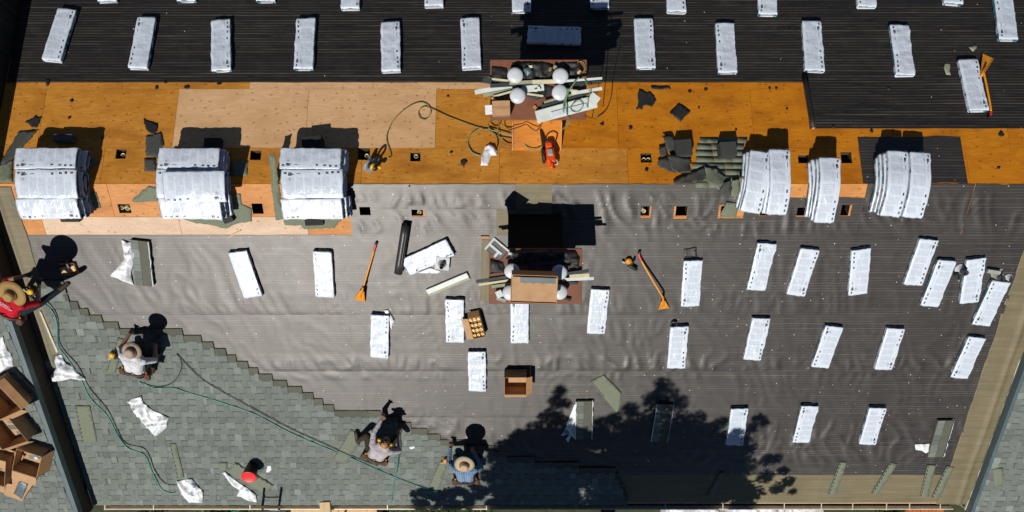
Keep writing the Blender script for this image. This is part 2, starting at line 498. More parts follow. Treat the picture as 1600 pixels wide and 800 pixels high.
def bundle_wrap():
    """printed plastic sleeve: pale text columns, black arrow marks down one side, teal print on the flanks"""
    t = NT('printed_bundle_sleeve')
    uv = t.node('UVMap').outputs[0]
    s = t.sep(uv); U, V = s[0], s[1]
    r = t.rand()
    def box(u0, u1, v0, v1):
        a = t.math('MULTIPLY', t.math('GREATER_THAN', U, u0), t.math('LESS_THAN', U, u1))
        b = t.math('MULTIPLY', t.math('GREATER_THAN', V, v0), t.math('LESS_THAN', V, v1))
        return t.math('MULTIPLY', a, b)
    def total(rects):
        acc = None
        for q in rects:
            m = box(*q)
            acc = m if acc is None else t.math('MAXIMUM', acc, m)
        return acc
    blocks = total([(.12,.40,.06,.20),(.42,.70,.06,.20),(.12,.70,.225,.345),(.12,.40,.375,.50),(.42,.70,.375,.50),(.12,.70,.53,.64),(.12,.40,.67,.80),(.42,.70,.67,.80),(.12,.55,.83,.93)])
    rows = t.node('TexWave'); rows.wave_type = 'BANDS'; rows.bands_direction = 'Y'
    t.put(rows.inputs['Vector'], uv); rows.inputs['Scale'].default_value = 16; rows.inputs['Distortion'].default_value = 0
    words = t.noise(t.mapping(uv, (26, 95, 1)), 1.0, 2, 0.6)
    ink = t.math('MULTIPLY', blocks, t.math('MULTIPLY', t.math('GREATER_THAN', rows.outputs['Fac'], 0.45), t.math('GREATER_THAN', words, 0.44)))
    c = t.mix(t.math('MULTIPLY', blocks, 0.13), (0.655, 0.715, 0.79), (0.36, 0.43, 0.54))
    c = t.mix(t.math('MULTIPLY', ink, 0.30), c, (0.22, 0.25, 0.30))
    # skewed black arrow marks
    sk = t.math('ADD', U, t.math('MULTIPLY', V, 0.0))
    marks = total([(.82,.89,.022,.070),(.76,.88,.095,.160),(.79,.83,.16,.19),(.815,.84,.23,.31),(.79,.87,.60,.640),(.81,.89,.73,.778),(.82,.91,.825,.868),(.83,.90,.92,.968)])
    edge = t.noise(t.mapping(uv, (40, 90, 1)), 1.0, 2, 0.5)
    marks = t.math('MULTIPLY', marks, t.math('GREATER_THAN', edge, 0.40))
    c = t.mix(marks, c, (0.012, 0.012, 0.015))
    qr = t.math('MULTIPLY', box(.60,.70,.10,.145), 0.55)
    c = t.mix(qr, c, (0.25, 0.27, 0.30))
    flank = t.math('MAXIMUM', t.math('GREATER_THAN', U, 1.02), t.math('LESS_THAN', U, -0.02))
    band = t.math('GREATER_THAN', t.noise(t.mapping(uv, (1.0, 4.0, 1)), 1.4, 2, 0.5), t.math('MULTIPLY_ADD', r, 0.10, 0.46))
    c = t.mix(t.math('MULTIPLY', flank, t.math('MULTIPLY', band, 0.9)), c, (0.012, 0.165, 0.225))
    oc = t.coord()
    n1 = t.noise(t.mapping(oc, (9, 5, 9)), 1.0, 3, 0.5, 1.4)
    n2 = t.noise(t.mapping(oc, (20, 6, 6), rot=(0, 0, 0.7)), 1.0, 2, 0.5, 0.8)
    dirt = t.noise(oc, 5, 4, 0.6)
    c = t.mix(t.math('MULTIPLY', t.math('SUBTRACT', dirt, 0.58), 0.8, clamp=True), c, (0.52, 0.50, 0.46))
    return t.done(c, 0.30, t.bump(t.math('ADD', n1, t.math('MULTIPLY', n2, 0.6)), 0.5, 0.02), 0.6)
M['wrap'] = bundle_wrap()

# ------------------------------------------------------------------ ground and building body
EAVE_W = -P(700, 786)[1]          # slope distance ridge -> eave
EAVE_Y, EAVE_Z = -EAVE_W * CS, -EAVE_W * SN
NB_H = 0.45                        # the left neighbour's roof stands this much higher
X_L = P(121, 795, NB_H)[0]         # left edge of the main roof, against that neighbour
X_R = P(1507, 790)[0]             # right rake
N_W = 6.6                         # the far slope reaches this far down
GZ = -5.4

g = MB(); g.box(-400, 400, -400, 400, GZ - 0.5, GZ)
tag(obj('ground', g.me('ground', M['grass'])), 'dark soil and grass around the building', 'ground', kind='structure')

BLD = empty('apartment_building', Matrix.Translation((0, 0, GZ)), 'long low gabled apartment building being re-roofed, stripped deck along its ridge', 'building')
BI = BLD.matrix_world.inverted()
def bobj(name, me, mw=None, parent=None):
    o = obj(name, me, parent or BLD)
    o.matrix_basis = (BI @ (mw or Matrix.Identity(4))) if parent is None else (mw or Matrix.Identity(4))
    return o

w_ = MB()
w_.box(X_L + 0.15, X_R - 0.15, EAVE_Y + 0.45, EAVE_Y + 0.60, GZ, EAVE_Z - 0.10)
w_.box(X_L + 0.15, X_R - 0.15, N_W * CS - 0.60, N_W * CS - 0.45, GZ, -N_W * SN - 0.05)
w_.box(X_L + 0.15, X_L + 0.30, EAVE_Y + 0.60, N_W * CS - 0.60, GZ, -2.2)
w_.box(X_R - 0.30, X_R - 0.15, EAVE_Y + 0.60, N_W * CS - 0.60, GZ, -2.2)
bobj('wall', w_.me('wall', M['wall']))
cf = MB(); cf.box(X_L + 0.30, X_R - 0.30, EAVE_Y + 0.60, N_W * CS - 0.60, -2.6, -2.45)
bobj('attic_floor', cf.me('attic_floor', M['attic']))

# openings (vent cut-outs) in photo pixels
HOLES_N_PX = [(181,197,233,248),(391,408,235,250),(559,578,231,250),(641,657,238,252),(1001,1018,239,254),(1247,1263,242,255),(1314,1331,237,255)]
HOLES_S_PX = [(185,204,319,333),(394,411,318,334),(562,579,323,336),(643,661,327,337),(1001,1015,322,337),(1056,1074,322,337),(1126,1144,322,338),(1188,1203,325,337),(1245,1261,324,337),(1314,1327,320,337)]
def hole_rect(p):
    a = P(p[0], p[3]); b = P(p[1], p[2])
    xs = (P(p[0], (p[2]+p[3])/2)[0], P(p[1], (p[2]+p[3])/2)[0])
    return (xs[0], xs[1], min(a[1], b[1]), max(a[1], b[1]))
HN = [hole_rect(p) for p in HOLES_N_PX]
HS = [hole_rect(p) for p in HOLES_S_PX]

def slab_mesh(name, x0, x1, w0, w1, z0, z1, holes, mat, origin=(0, 0)):
    """a board with rectangular holes cut through it, coordinates local to origin"""
    xs = sorted({x0, x1, *[min(max(h[i], x0), x1) for h in holes for i in (0, 1)]})
    ws = sorted({w0, w1, *[min(max(h[i], w0), w1) for h in holes for i in (2, 3)]})
    nx, nw = len(xs) - 1, len(ws) - 1
    keep = [[True] * nw for _ in range(nx)]
    for i in range(nx):
        for j in range(nw):
            cx, cw = (xs[i] + xs[i+1]) / 2, (ws[j] + ws[j+1]) / 2
            for h in holes:
                if h[0] < cx < h[1] and h[2] < cw < h[3]: keep[i][j] = False
    b = MB(); ox, ow = origin
    for i in range(nx):
        for j in range(nw):
            if not keep[i][j]: continue
            a0, a1, c0, c1 = xs[i]-ox, xs[i+1]-ox, ws[j]-ow, ws[j+1]-ow
            vs = [(a0,c0,z0),(a1,c0,z0),(a1,c1,z0),(a0,c1,z0),(a0,c0,z1),(a1,c0,z1),(a1,c1,z1),(a0,c1,z1)]
            fs = [(3,2,1,0),(4,5,6,7)]
            if j == 0 or not keep[i][j-1]: fs.append((0,1,5,4))
            if i == nx-1 or not keep[i+1][j]: fs.append((1,2,6,5))
            if j == nw-1 or not keep[i][j+1]: fs.append((2,3,7,6))
            if i == 0 or not keep[i-1][j]: fs.append((3,0,4,7))
            b.add(vs, fs)
    return b.me(name, mat)

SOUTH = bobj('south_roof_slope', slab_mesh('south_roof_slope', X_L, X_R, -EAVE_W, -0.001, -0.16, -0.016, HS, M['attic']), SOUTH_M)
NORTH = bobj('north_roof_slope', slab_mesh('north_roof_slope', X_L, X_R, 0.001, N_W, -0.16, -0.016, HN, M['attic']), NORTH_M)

def W(v, u=800): return P(u, v)[1]
def XU(u, v): return P(u, v)[0]

def plywood(parent, x0, x1, w0, w1, mat, holes, lift=0.0):
    g_ = 0.0025
    ox, ow = (x0 + x1) / 2, (w0 + w1) / 2
    me = slab_mesh('plywood_sheet', x0 + g_, x1 - g_, w0 + g_, w1 - g_, -0.0135 + lift, lift, holes, M[mat], (ox, ow))
    return obj('plywood_sheet', me, parent, Matrix.Translation((ox, ow, rnd.uniform(-0.001, 0.0015))))

wA, wB, wC = W(122), W(231), 0.003       # far slope: lap of the felt, seam, ridge
def row(parent, pxs, vref, w0, w1, mats, holes, lift=0.0):
    xs = [X_L if p is None else (X_R if p == 'R' else XU(p, vref)) for p in pxs]
    for i in range(len(xs) - 1):
        plywood(parent, xs[i], xs[i+1], w0, w1, mats[i], holes, lift)
row(NORTH, [None, 66, 275, 480, 681, 800, 965, 1175, 1390, 1570, 'R'], 180, wB, W(139), ['ply_old','ply_old','ply_new','ply_new','ply_old','ply_dark','ply_dark','ply_dark','ply_dark','ply_dark'], HN)
row(NORTH, [None, 192, 390, 583, 770, 980, 1185, 1390, 'R'], 130, W(139), wA + 0.35, ['ply_old','ply_old','ply_new','ply_new','ply_dark','ply_dark','ply_dark','ply_dark'], HN)
row(NORTH, [None, 160, 360, 565, 780, 981, 1180, 1345, 1512, 'R'], 260, wC, wB, ['ply_old','ply_old','ply_old','ply_old','ply_old','ply_dark','ply_dark','ply_dark','ply_dark'], HN)
row(SOUTH, [None, 172, 355, 560, 760, 960, 1170, 1360, 1530, 'R'], 310, W(339), -wC, ['ply_orange','ply_orange','ply_orange','ply_orange','ply_orange','ply_orange','ply_orange','ply_orange','ply_orange'], HS)
row(SOUTH, [None, 68, 281, 480, 555, 780, 1000, 1220, 1420, 'R'], 352, W(385), W(339), ['ply_orange','ply_white','ply_white','ply_orange','ply_orange','ply_orange','ply_orange','ply_orange','ply_orange'], HS)
row(SOUTH, [None, 300, 560, 820, 1080, 1340, 'R'], 500, W(520), W(385), ['ply_orange']*6, [])
row(SOUTH, [None, 250, 520, 780, 1030, 1290, 'R'], 600, W(660), W(520), ['ply_orange']*6, [])
row(SOUTH, [None, 340, 600, 860, 1100, 1330, 'R'], 720, -EAVE_W, W(660), ['ply_orange']*6, [])

# ------------------------------------------------------------------ felt courses
def wrinkle(x, w, seed, amp, mask):
    """drapery-like folds, strongest where mask says so"""
    p = Vector((x * 1.75 + 0.55 * w, w * 1.25 + seed * 7.3, seed))
    q = Vector((noise.noise(p * 0.9 + Vector((5, 1, 0))), noise.noise(p * 0.9 + Vector((0, 9, 3))), 0)) * 0.75
    a = noise.noise(Vector((p.x * 2.4, p.y * 1.1, seed)) + q * 2.0)
    r1 = 1 - abs(a) * 2.2
    r1 = max(0, r1) ** 3
    b = noise.noise(Vector((p.x * 1.1, p.y * 0.6, seed + 4)) + q)
    big = b * 0.6
    return amp * (mask * (r1 * 0.8 + max(0, big) * 0.7) + 0.10 * big)

def felt(parent, pts_x, w_lo, w_hi, mat, holes=(), base=0.004, amp=0.02, maskf=None, seed=1.0, step=0.045, name='felt_sheet', xl=None, xr=None, edge=0.0):
    x0, x1 = pts_x
    def axis(a, b, extra):
        n = max(2, int(round((b - a) / step)))
        return np.array(sorted(set([round(a + (b - a) * i / n, 5) for i in range(n + 1)] + [round(e, 5) for e in extra if a < e < b])))
    xs = axis(x0, x1, [h[i] for h in holes for i in (0, 1)])
    ws = axis(w_lo, w_hi, [h[i] for h in holes for i in (2, 3)])
    vs = []; fs = []; idx = {}
    nx, nw = len(xs), len(ws)
    for j in range(nw):
        for i in range(nx):
            x, w = float(xs[i]), float(ws[j])
            mk = maskf(x, w) if maskf else 0.4
            z = base + wrinkle(x, w, seed, amp, mk) * max(0, min(1, (w_hi - w) / 0.14 - 0.35)) * (0.35 + 0.65 * min(1, (w - w_lo) / 0.08))
            ww, xx = w, x
            e = min(j, nw - 1 - j)
            if j == 0: z -= 0.002
            if e == 0 and edge:
                ww += edge * noise.noise(Vector((x * 1.7, seed, 0))) + edge * 0.5 * noise.noise(Vector((x * 6, seed, 2)))
                z += 0.004 * max(0, noise.noise(Vector((x * 2.2, seed, 7)))) if j == 0 else 0
            for h in holes:
                if h[0] - 0.1 < x < h[1] + 0.1 and h[2] - 0.1 < w < h[3] + 0.1: z = base + 0.002
            vs.append((xx, ww, max(z, base - 0.002)))
    for j in range(nw - 1):
        for i in range(nx - 1):
            cx, cw = (xs[i] + xs[i+1]) / 2, (ws[j] + ws[j+1]) / 2
            if any(h[0] < cx < h[1] and h[2] < cw < h[3] for h in holes): continue
            if xl and cx < xl(cw): continue
            if xr and cx > xr(cw): continue
            fs.append((j*nx+i, j*nx+i+1, (j+1)*nx+i+1, (j+1)*nx+i))
    # skirt so that the sheet has an edge
    me = mesh(name, vs, fs, M[mat], True)
    return obj(name, me, parent)

def band(ws, soft):
    def f(x, w):
        m = 0.26
        for (a, b, k) in ws:
            if a < w < b: m = max(m, k * min(1, (w - a) / soft, (b - w) / soft))
        return m * (0.35 + 0.65 * max(0, min(1, 0.5 + 1.3 * noise.noise(Vector((x * 0.42, w * 0.5, 3.3))))))
    return lambda x, w: (0.02 if (w < 0 and x < cover_x(w) + 0.05) else f(x, w))

stair_px = [(101,441),(110,470),(150,497),(190,512),(240,517),(302,524),(322,536),(345,548),(378,566),(400,581),(430,594),(460,606),(495,624),(530,645),(604,650),(632,662),(665,675),(700,690),(772,702),(800,716),(960,736),(985,790)]
stair = sorted([(P(u, v)[1], P(u, v)[0]) for u, v in stair_px])
def cover_x(w):
    if w <= stair[0][0]: return stair[0][1]
    for (w0, x0), (w1, x1) in zip(stair, stair[1:]):
        if w0 <= w <= w1: return x0 + (x1 - x0) * (w - w0) / max(1e-6, w1 - w0)
    return -99

# rake lines of the tan self-adhered strips, from the photo
tan_in_R = P(1505, 665)[0]
xTL = P(148, 640)[0]
TAN_L = XU(150, 640)
felt_x0, felt_x1 = X_L + 0.02, X_R - 0.02
mS = band([(W(372), -0.02, 1.0), (W(600), W(548), 0.95), (W(505), W(440), 0.45), (W(735), W(640), 0.8)], 0.25)
def shift_holes(hs, dx0, dx1, dw0, dw1):
    return [(h[0]-dx0, h[1]+dx1, h[2]-dw0, h[3]+dw1) for h in hs]
felt_holes = [h for h, p in zip(HS, HOLES_S_PX) if p[0] > 540]
fh = []
for k, h in enumerate(felt_holes):
    d = [(0,0,0,0),(0,.03,.02,0),(0,.025,.05,0),(.035,0,.06,0),(.04,.20,.04,.02),(.01,.01,.01,0),(.0,.02,.02,.0),(.0,.03,.01,.0)][k % 8]
    fh.append((h[0]-d[0], h[1]+d[1], h[2]-d[2], h[3]+d[3]))
x548 = XU(549, 350)
# ridge courses
felt(SOUTH, (XU(540, 305), XU(805, 300)), W(327), -0.006, 'felt', [h for h in fh if h[1] < XU(810, 330)], 0.011, 0.032, mS, 2.0, edge=0.02)
felt(SOUTH, (x548, XU(776, 345)), W(372), W(321), 'felt', [h for h in fh if h[1] < XU(800, 330)], 0.006, 0.034, mS, 3.0, edge=0.02)
felt(SOUTH, (XU(776, 340), XU(866, 340)), W(380), -0.01, 'tan', [], 0.003, 0.006, mS, 3.5)
felt(SOUTH, (XU(862, 330), XU(1150, 330)), W(378), -0.006, 'felt', fh, 0.009, 0.040, mS, 4.0, edge=0.02)
felt(SOUTH, (XU(1146, 330), XU(1352, 340)), W(378), W(309), 'felt', fh, 0.006, 0.040, mS, 5.0, edge=0.02)
felt(SOUTH, (XU(1346, 330), XU(1508, 340)), W(378), -0.004, 'felt', fh, 0.010, 0.044, mS, 6.0, edge=0.02)
felt(SOUTH, (XU(1512, 330), X_R - 0.03), W(378), -0.004, 'felt', fh, 0.008, 0.040, mS, 6.5, edge=0.02)
# long courses down to the eave
xa = XU(30, 366) 
bounds = [(W(492), W(367), 7.0), (W(580), W(488), 8.0), (W(652), W(576), 9.0), (W(742), W(648), 10.0)]
for k, (a, b, sd) in enumerate(bounds):
    felt(SOUTH, (X_L + 0.30 if k == 0 else X_L + 0.3, tan_in_R + 0.03), a, b, 'felt', [], 0.0072 - 0.0009 * k, 0.034, mS, sd, edge=0.008)
# tan self-adhered membrane: eave strip and both rakes
tm = lambda x, w: 0.25
felt(SOUTH, (X_L + 0.25, X_R - 0.05), -EAVE_W + 0.005, W(737), 'tan', [], 0.0022, 0.006, tm, 11.0)
def rake_strip(x0, x1, seed, ridge_at, w_lo=None):
    xs = np.linspace(x0, x1, 30); ws = np.linspace(-EAVE_W - 0.02 if w_lo is None else w_lo, -0.05, 150)
    vs = []; fs = []
    for w in ws:
        for i, x in enumerate(xs):
            z = 0.016 + 0.030 * math.exp(-((x - ridge_at - 0.03 * noise.noise(Vector((0, w * 0.9, seed)))) / 0.055) ** 2) + 0.014 * noise.noise(Vector((x * 3, w * 1.4, seed))) * 0.6
            xx = x + (0.03 * noise.noise(Vector((w * 1.5, seed, 0))) + 0.012 * noise.noise(Vector((w * 6, seed, 1)))) * (1 if i in (0, 29) else 0.2)
            vs.append((xx, w, max(0.012, z)))
    n = len(xs)
    for j in range(len(ws) - 1):
        for i in range(n - 1):
            fs.append((j*n+i, j*n+i+1, (j+1)*n+i+1, (j+1)*n+i))
    o = obj('membrane_strip', mesh('membrane_strip', vs, fs, M['tan'], True), SOUTH)
    sm = o.modifiers.new('thickness', 'SOLIDIFY'); sm.thickness = 0.004; sm.offset = -1
    return o
rake_strip(tan_in_R, X_R + 0.04, 21.0, (tan_in_R + X_R) / 2 + 0.14)
rake_strip(X_L - 0.02, P(78, 480)[0], 22.0, X_L + 0.12, P(92, 580)[1])

# far slope felt
mN = band([(W(70), W(0), 0.5), (W(200), W(120), 0.6)], 0.3)
xN = XU(1262, 160)
felt(NORTH, (X_L + 0.02, xN), W(129), W(42), 'felt_black', [], 0.006, 0.010, mN, 12.0, edge=0.006)
felt(NORTH, (xN - 0.02, X_R - 0.02), W(201, 1400), W(100), 'felt_black', [], 0.009, 0.010, mN, 13.0, edge=0.006)
felt(NORTH, (xN - 0.4, X_R - 0.02), W(104), W(42), 'felt_black', [], 0.006, 0.010, mN, 13.5, edge=0.006)
felt(NORTH, (X_L + 0.02, X_R - 0.02), W(46), W(-60), 'felt_black', [], 0.003, 0.010, mN, 14.0, edge=0.006)
felt(NORTH, (X_L + 0.02, X_R - 0.02), W(-56), N_W - 0.02, 'felt_black', [], 0.001, 0.010, mN, 15.0)
hpatch = [h for h in HN if False]
felt(NORTH, (XU(1344, 250), XU(1506, 250)), 0.004, W(214), 'felt', hpatch, 0.006, 0.012, mN, 16.0, edge=0.04)

# ------------------------------------------------------------------ shingles
EXPO, SHW, SHL = 0.143, 0.275, 1.0
COLS = [(0.217, 0.246, 0.217), (0.199, 0.225, 0.197), (0.255, 0.288, 0.255), (0.207, 0.232, 0.201), (0.233, 0.264, 0.235), (0.186, 0.208, 0.184)]
HEAD = (0.142, 0.144, 0.108)
_sh = {}
def shingle_mesh(var, length):
    key = (var, round(length, 2))
    if key in _sh: return _sh[key]
    r = random.Random(var * 31 + 5)
    b = MB()
    tilt = 0.0135
    zf = lambda y: 0.003 + tilt * (1 - y / SHW)
    th = 0.004
    def sl(x0, x1, y0, y1, lift, th, col):
        vs = [(x0,y0,zf(y0)+lift),(x1,y0,zf(y0)+lift),(x1,y1,zf(y1)+lift),(x0,y1,zf(y1)+lift)]
        vs += [(x,y,z+th) for x,y,z in vs]
        b.add(vs, [(3,2,1,0),(4,5,6,7),(0,1,5,4),(1,2,6,5),(2,3,7,6),(3,0,4,7)], col)
    base = r.choice(COLS[:5])
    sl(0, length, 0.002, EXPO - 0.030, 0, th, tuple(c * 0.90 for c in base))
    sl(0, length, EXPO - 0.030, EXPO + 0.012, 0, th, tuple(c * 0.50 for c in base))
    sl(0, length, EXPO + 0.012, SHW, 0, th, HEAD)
    x = r.uniform(-0.08, 0.08)
    while x < length - 0.02:
        wd = r.uniform(0.09, 0.20)
        a, c = max(0, x), min(length, x + wd)
        if c - a > 0.03:
            k = r.uniform(0.92, 1.12)
            col = tuple(q * k for q in r.choice(COLS))
            sl(a, c, 0.0, EXPO + 0.010, th, 0.0045, col)
        x += wd + r.uniform(0.08, 0.17)
    me = b.me('shingle', M['shingle'], tint=True)
    _sh[key] = me
    return me

def lay(parent, xl, xr, w_first, w_last, M0=None, seed=1, cap=300, lift=0.0):
    """courses of laminated shingles from the eave upwards; xl, xr give the ends of each course"""
    r = random.Random(seed)
    w = w_first; k = 0; out = []
    while w < w_last:
        a, b = xl(w), xr(w)
        off = [0, 0.36, 0.71, 0.18, 0.53][k % 5]
        x = a - off
        while x < b - 0.03:
            x0, x1 = max(a, x), min(b, x + SHL)
            if x1 - x0 > 0.05:
                L = round((x1 - x0) / 0.05) * 0.05 if x1 - x0 < SHL - 0.01 else SHL
                L = max(0.1, L)
                me = shingle_mesh(r.randrange(9), L - 0.003)
                mw = Matrix.Translation((x0, w, 0.010 + lift)) @ Matrix.Rotation(r.uniform(-0.002, 0.002), 4, 'Z')
                out.append(obj('shingle', me, parent, mw))
            x += SHL
        w += EXPO; k += 1
    return out

def stair_x(w):
    w = w + EXPO
    if w <= stair[0][0]: return stair[0][1]
    for (w0, x0), (w1, x1) in zip(stair, stair[1:]):
        if w0 <= w <= w1:
            return x0 + (x1 - x0) * (w - w0) / max(1e-6, w1 - w0)
    return -99
left_px = [(75,440),(66,455),(72,485),(95,560),(78,585),(105,660),(150,786)]
lft = sorted([(P(u, v)[1], P(u, v)[0]) for u, v in left_px])
def left_x(w):
    if w < P(92, 566)[1]: return X_L + 0.01
    return P(78, 480)[0] - 0.09
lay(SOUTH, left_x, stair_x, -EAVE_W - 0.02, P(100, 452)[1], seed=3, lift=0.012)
# ------------------------------------------------------------------ neighbouring roofs
def neighbour(name, x0, x1, h, label, edge_x, side, dark_north):
    root = empty(name, Matrix.Translation(((x0 + x1) / 2, 0, GZ)), label, 'building')
    inv = root.matrix_world.inverted()
    b = MB()
    b.box(x0, x1, EAVE_Y + 0.4, N_W * CS - 0.4, GZ, -2.5 + h)
    o = obj('wall', b.me('wall', M['wall']), root, inv)
    lifted = Matrix.Translation((0, 0, h / CS))
    so_ = MB(); so_.box(x0, x1, -EAVE_W - 0.25, 0.0, -0.42, 0.0)
    S = obj('south_roof_slope', so_.me('south_roof_slope', M['attic']), root, inv @ lifted @ SOUTH_M)
    no_ = MB(); no_.box(x0, x1, 0.0, N_W, -0.42, 0.0)
    N = obj('north_roof_slope', no_.me('north_roof_slope', M['felt_black']), root, inv @ lifted @ NORTH_M)
    # rake: metal cap along the open edge and a fascia board below it
    t = MB()
    if side < 0:      # open edge on the east
        t.box(edge_x - 0.085, edge_x + 0.012, -EAVE_W - 0.25, 0, 0.004, 0.020)
        t.box(edge_x + 0.001, edge_x + 0.012, -EAVE_W - 0.25, 0, -0.10, 0.004)
    else:
        t.box(edge_x - 0.012, edge_x + 0.05, -EAVE_W - 0.25, 0, 0.004, 0.020)
        t.box(edge_x - 0.012, edge_x - 0.001, -EAVE_W - 0.25, 0, -0.15, 0.004)
    obj('rake_flashing', t.me('rake_flashing', M['metal_trim']), S)
    return root, S

NBL, NBL_S = neighbour('neighbouring_house', X_L - 3.2, X_L - 0.005, NB_H, 'raised shingled roof of the left neighbouring house with boxes on it', X_L - 0.005, -1, True)
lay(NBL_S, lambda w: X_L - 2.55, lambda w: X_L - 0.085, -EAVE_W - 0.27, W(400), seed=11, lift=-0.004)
RX = P(1519, 795, 0.12)[0]
NBR, NBR_S = neighbour('neighbouring_house', RX, RX + 3.0, 0.12, 'shingled roof of the right neighbouring house beyond the tan membrane strip', RX, 1, False)
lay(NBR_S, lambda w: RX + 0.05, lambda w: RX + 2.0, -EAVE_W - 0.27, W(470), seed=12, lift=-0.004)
tr = MB(); tr.box(RX - 0.028, RX - 0.014, -EAVE_W - 0.25, -0.1, -0.17, -0.13)
obj('rake_trim', tr.me('rake_trim', M['white_trim']), NBR_S)

# ------------------------------------------------------------------ gutter on the main eave
gx0, gx1 = XU(160, 786), XU(1492, 786)
gm = MB()
y0, z0 = EAVE_Y, EAVE_Z - 0.05
prof = [(0.00, 0.03), (0.00, -0.10), (-0.105, -0.10), (-0.125, 0.0), (-0.125, 0.012), (-0.145, 0.012), (-0.145, 0.0), (-0.13, -0.115), (0.02, -0.115), (0.02, 0.03)]
vs = []; fs = []
nseg = 12
for i in range(nseg + 1):
    x = gx0 + (gx1 - gx0) * i / nseg
    for (dy, dz) in prof:
        vs.append((x, y0 - 0.02 + dy, z0 + dz + 0.004 * noise.noise(Vector((x, 3, 0)))))
k = len(prof)
for i in range(nseg):
    for j in range(k):
        j2 = (j + 1) % k
        fs.append((i*k+j, i*k+j2, (i+1)*k+j2, (i+1)*k+j))
fs.append(tuple(range(k))); fs.append(tuple(nseg*k + j for j in range(k-1, -1, -1)))
gm.add(vs, fs)
gut = bobj('gutter', gm.me('gutter', M['gutter']))
gi = MB(); gi.box(gx0 + 0.02, gx1 - 0.02, y0 - 0.118, y0 - 0.024, z0 - 0.095, z0 - 0.085)
obj('gutter_bottom', gi.me('gutter_bottom', M['gutter_in']), gut)  # dark slab along the bottom of the trough
bk = MB(); bk.box(-0.010, 0.010, -0.165, 0.0, 0.016, 0.022); bkm = bk.me('bracket', M['gutter'])
for u in (163, 239, 390, 500, 605, 690, 760, 900, 1040, 1130, 1226, 1284, 1333, 1386, 1422, 1470):
    obj('bracket', bkm, gut, Matrix.Translation((XU(u, 788), y0 - 0.002, z0 + 0.004)))
fc = MB(); fc.box(X_L + 0.02, X_R, EAVE_Y + 0.006, EAVE_Y + 0.03, EAVE_Z - 0.22, EAVE_Z - 0.02)
bobj('fascia_board', fc.me('fascia_board', M['wall']))

# ------------------------------------------------------------------ chimney chases
CAPZ = 0.82
def chase(px, body_u, base_v, caps, south):
    a = PZ(px[0], px[3], CAPZ); b = PZ(px[1], px[2], CAPZ)
    x0, x1, y0, y1 = a.x, b.x, a.y, b.y
    cx, cy = (x0 + x1) / 2, (y0 + y1) / 2
    bx0, bx1 = P(body_u[0], base_v)[0], P(body_u[1], base_v)[0]
    zb = -abs(cy) * TN - 0.45
    body = MB()
    if south:
        ya, yb = y0 + 0.10, y1 - 0.06
        yf = surf(0, P(800, base_v)[1]).y
    else:
        ya, yb = y1 - 0.10, y0 + 0.06
        yf = surf(0, P(800, base_v)[1]).y
    zt = CAPZ - 0.035
    body.box(bx0, bx1, min(ya, yb), max(ya, yb), zb, zt)
    o = bobj('chimney_chase', body.me('chimney_chase', M['chase_felt_shade' if south else 'ply_orange']))
    # sloped saddle board on the ridge side, with two edge studs
    sb = MB()
    zf = -abs(yf) * TN + 0.004
    d = 0.014
    sgn = 1 if south else -1
    def slope(t, off): # t 0 foot, 1 head
        zh = (zt - 0.03) if south else -abs(yb) * TN + 0.30
        return (yf + (yb - yf) * t, zf + (zh - zf) * t + off)
    p0, p1 = slope(0, 0), slope(1, 0)
    vs = [(bx0, p0[0], p0[1]), (bx1, p0[0], p0[1]), (bx1, p1[0], p1[1]), (bx0, p1[0], p1[1])]
    vs2 = [(x, y, z - 0.02) for x, y, z in vs]
    sb.add(vs + vs2, [(0,1,2,3),(7,6,5,4),(0,4,5,1),(1,5,6,2),(2,6,7,3),(3,7,4,0)])
    # cheeks
    zq = p1[1] - 0.02
    for x in (bx0, bx1):
        sb.add([(x, yf, zf - 0.02), (x, yb, zq), (x, yb, -abs(yb) * TN - 0.05), (x + 0.012, yf, zf - 0.02), (x + 0.012, yb, zq), (x + 0.012, yb, -abs(yb) * TN - 0.05)],
               [(0,1,2),(5,4,3),(0,3,4,1),(1,4,5,2),(2,5,3,0)])
    obj('saddle_board', sb.me('saddle_board', M['ply_dark' if not south else 'chase_felt_shade']), o)
    for x in (bx0 - 0.02, bx1 - 0.02):
        st = MB(); st.tube([(x + 0.02, p0[0] , p0[1] + 0.01), (x + 0.02, p1[0], p1[1] + 0.02)], 0.015, 4)
        obj('stud', st.me('stud', M['chase_felt_shade' if south else 'ply_orange']), o)
    cp = MB(); cp.bevbox(x0, x1, y0, y1, CAPZ - 0.045, CAPZ, 0.006)
    co = obj('chimney_cap', cp.me('chimney_cap', M['brown_metal']), o)
    for (u, v) in caps:
        q = PZ(u, v, CAPZ + 0.20)
        f = MB()
        f.lathe([(0.075, 0), (0.075, 0.10), (0.085, 0.10), (0.085, 0.155), (0.118, 0.155), (0.121, 0.165), (0.117, 0.178), (0.092, 0.196), (0.055, 0.206), (0.02, 0.209), (0.0, 0.2095)], 28)
        for kk in range(6):
            ang = kk * math.pi / 3
            f.box(-0.004, 0.004, -0.01, 0.01, 0.09, 0.16, M=Matrix.Rotation(ang, 4, 'Z') @ Matrix.Translation((0.10, 0, 0)))
        obj('flue_cap', f.me('flue_cap', M['white_metal'], True), o, Matrix.Translation((q.x, q.y, CAPZ - 0.004)))
    return o, (x0, x1, y0, y1)
CH_N, RECT_N = chase((766, 917, 93, 187), (801, 876), 235, [(805, 117), (876, 118), (809, 149), (875, 144)], False)
CH_S, RECT_S = chase((764, 910, 388, 475), (795, 874), 335, [(800, 424), (874.5, 426), (797, 458), (875, 457)], True)

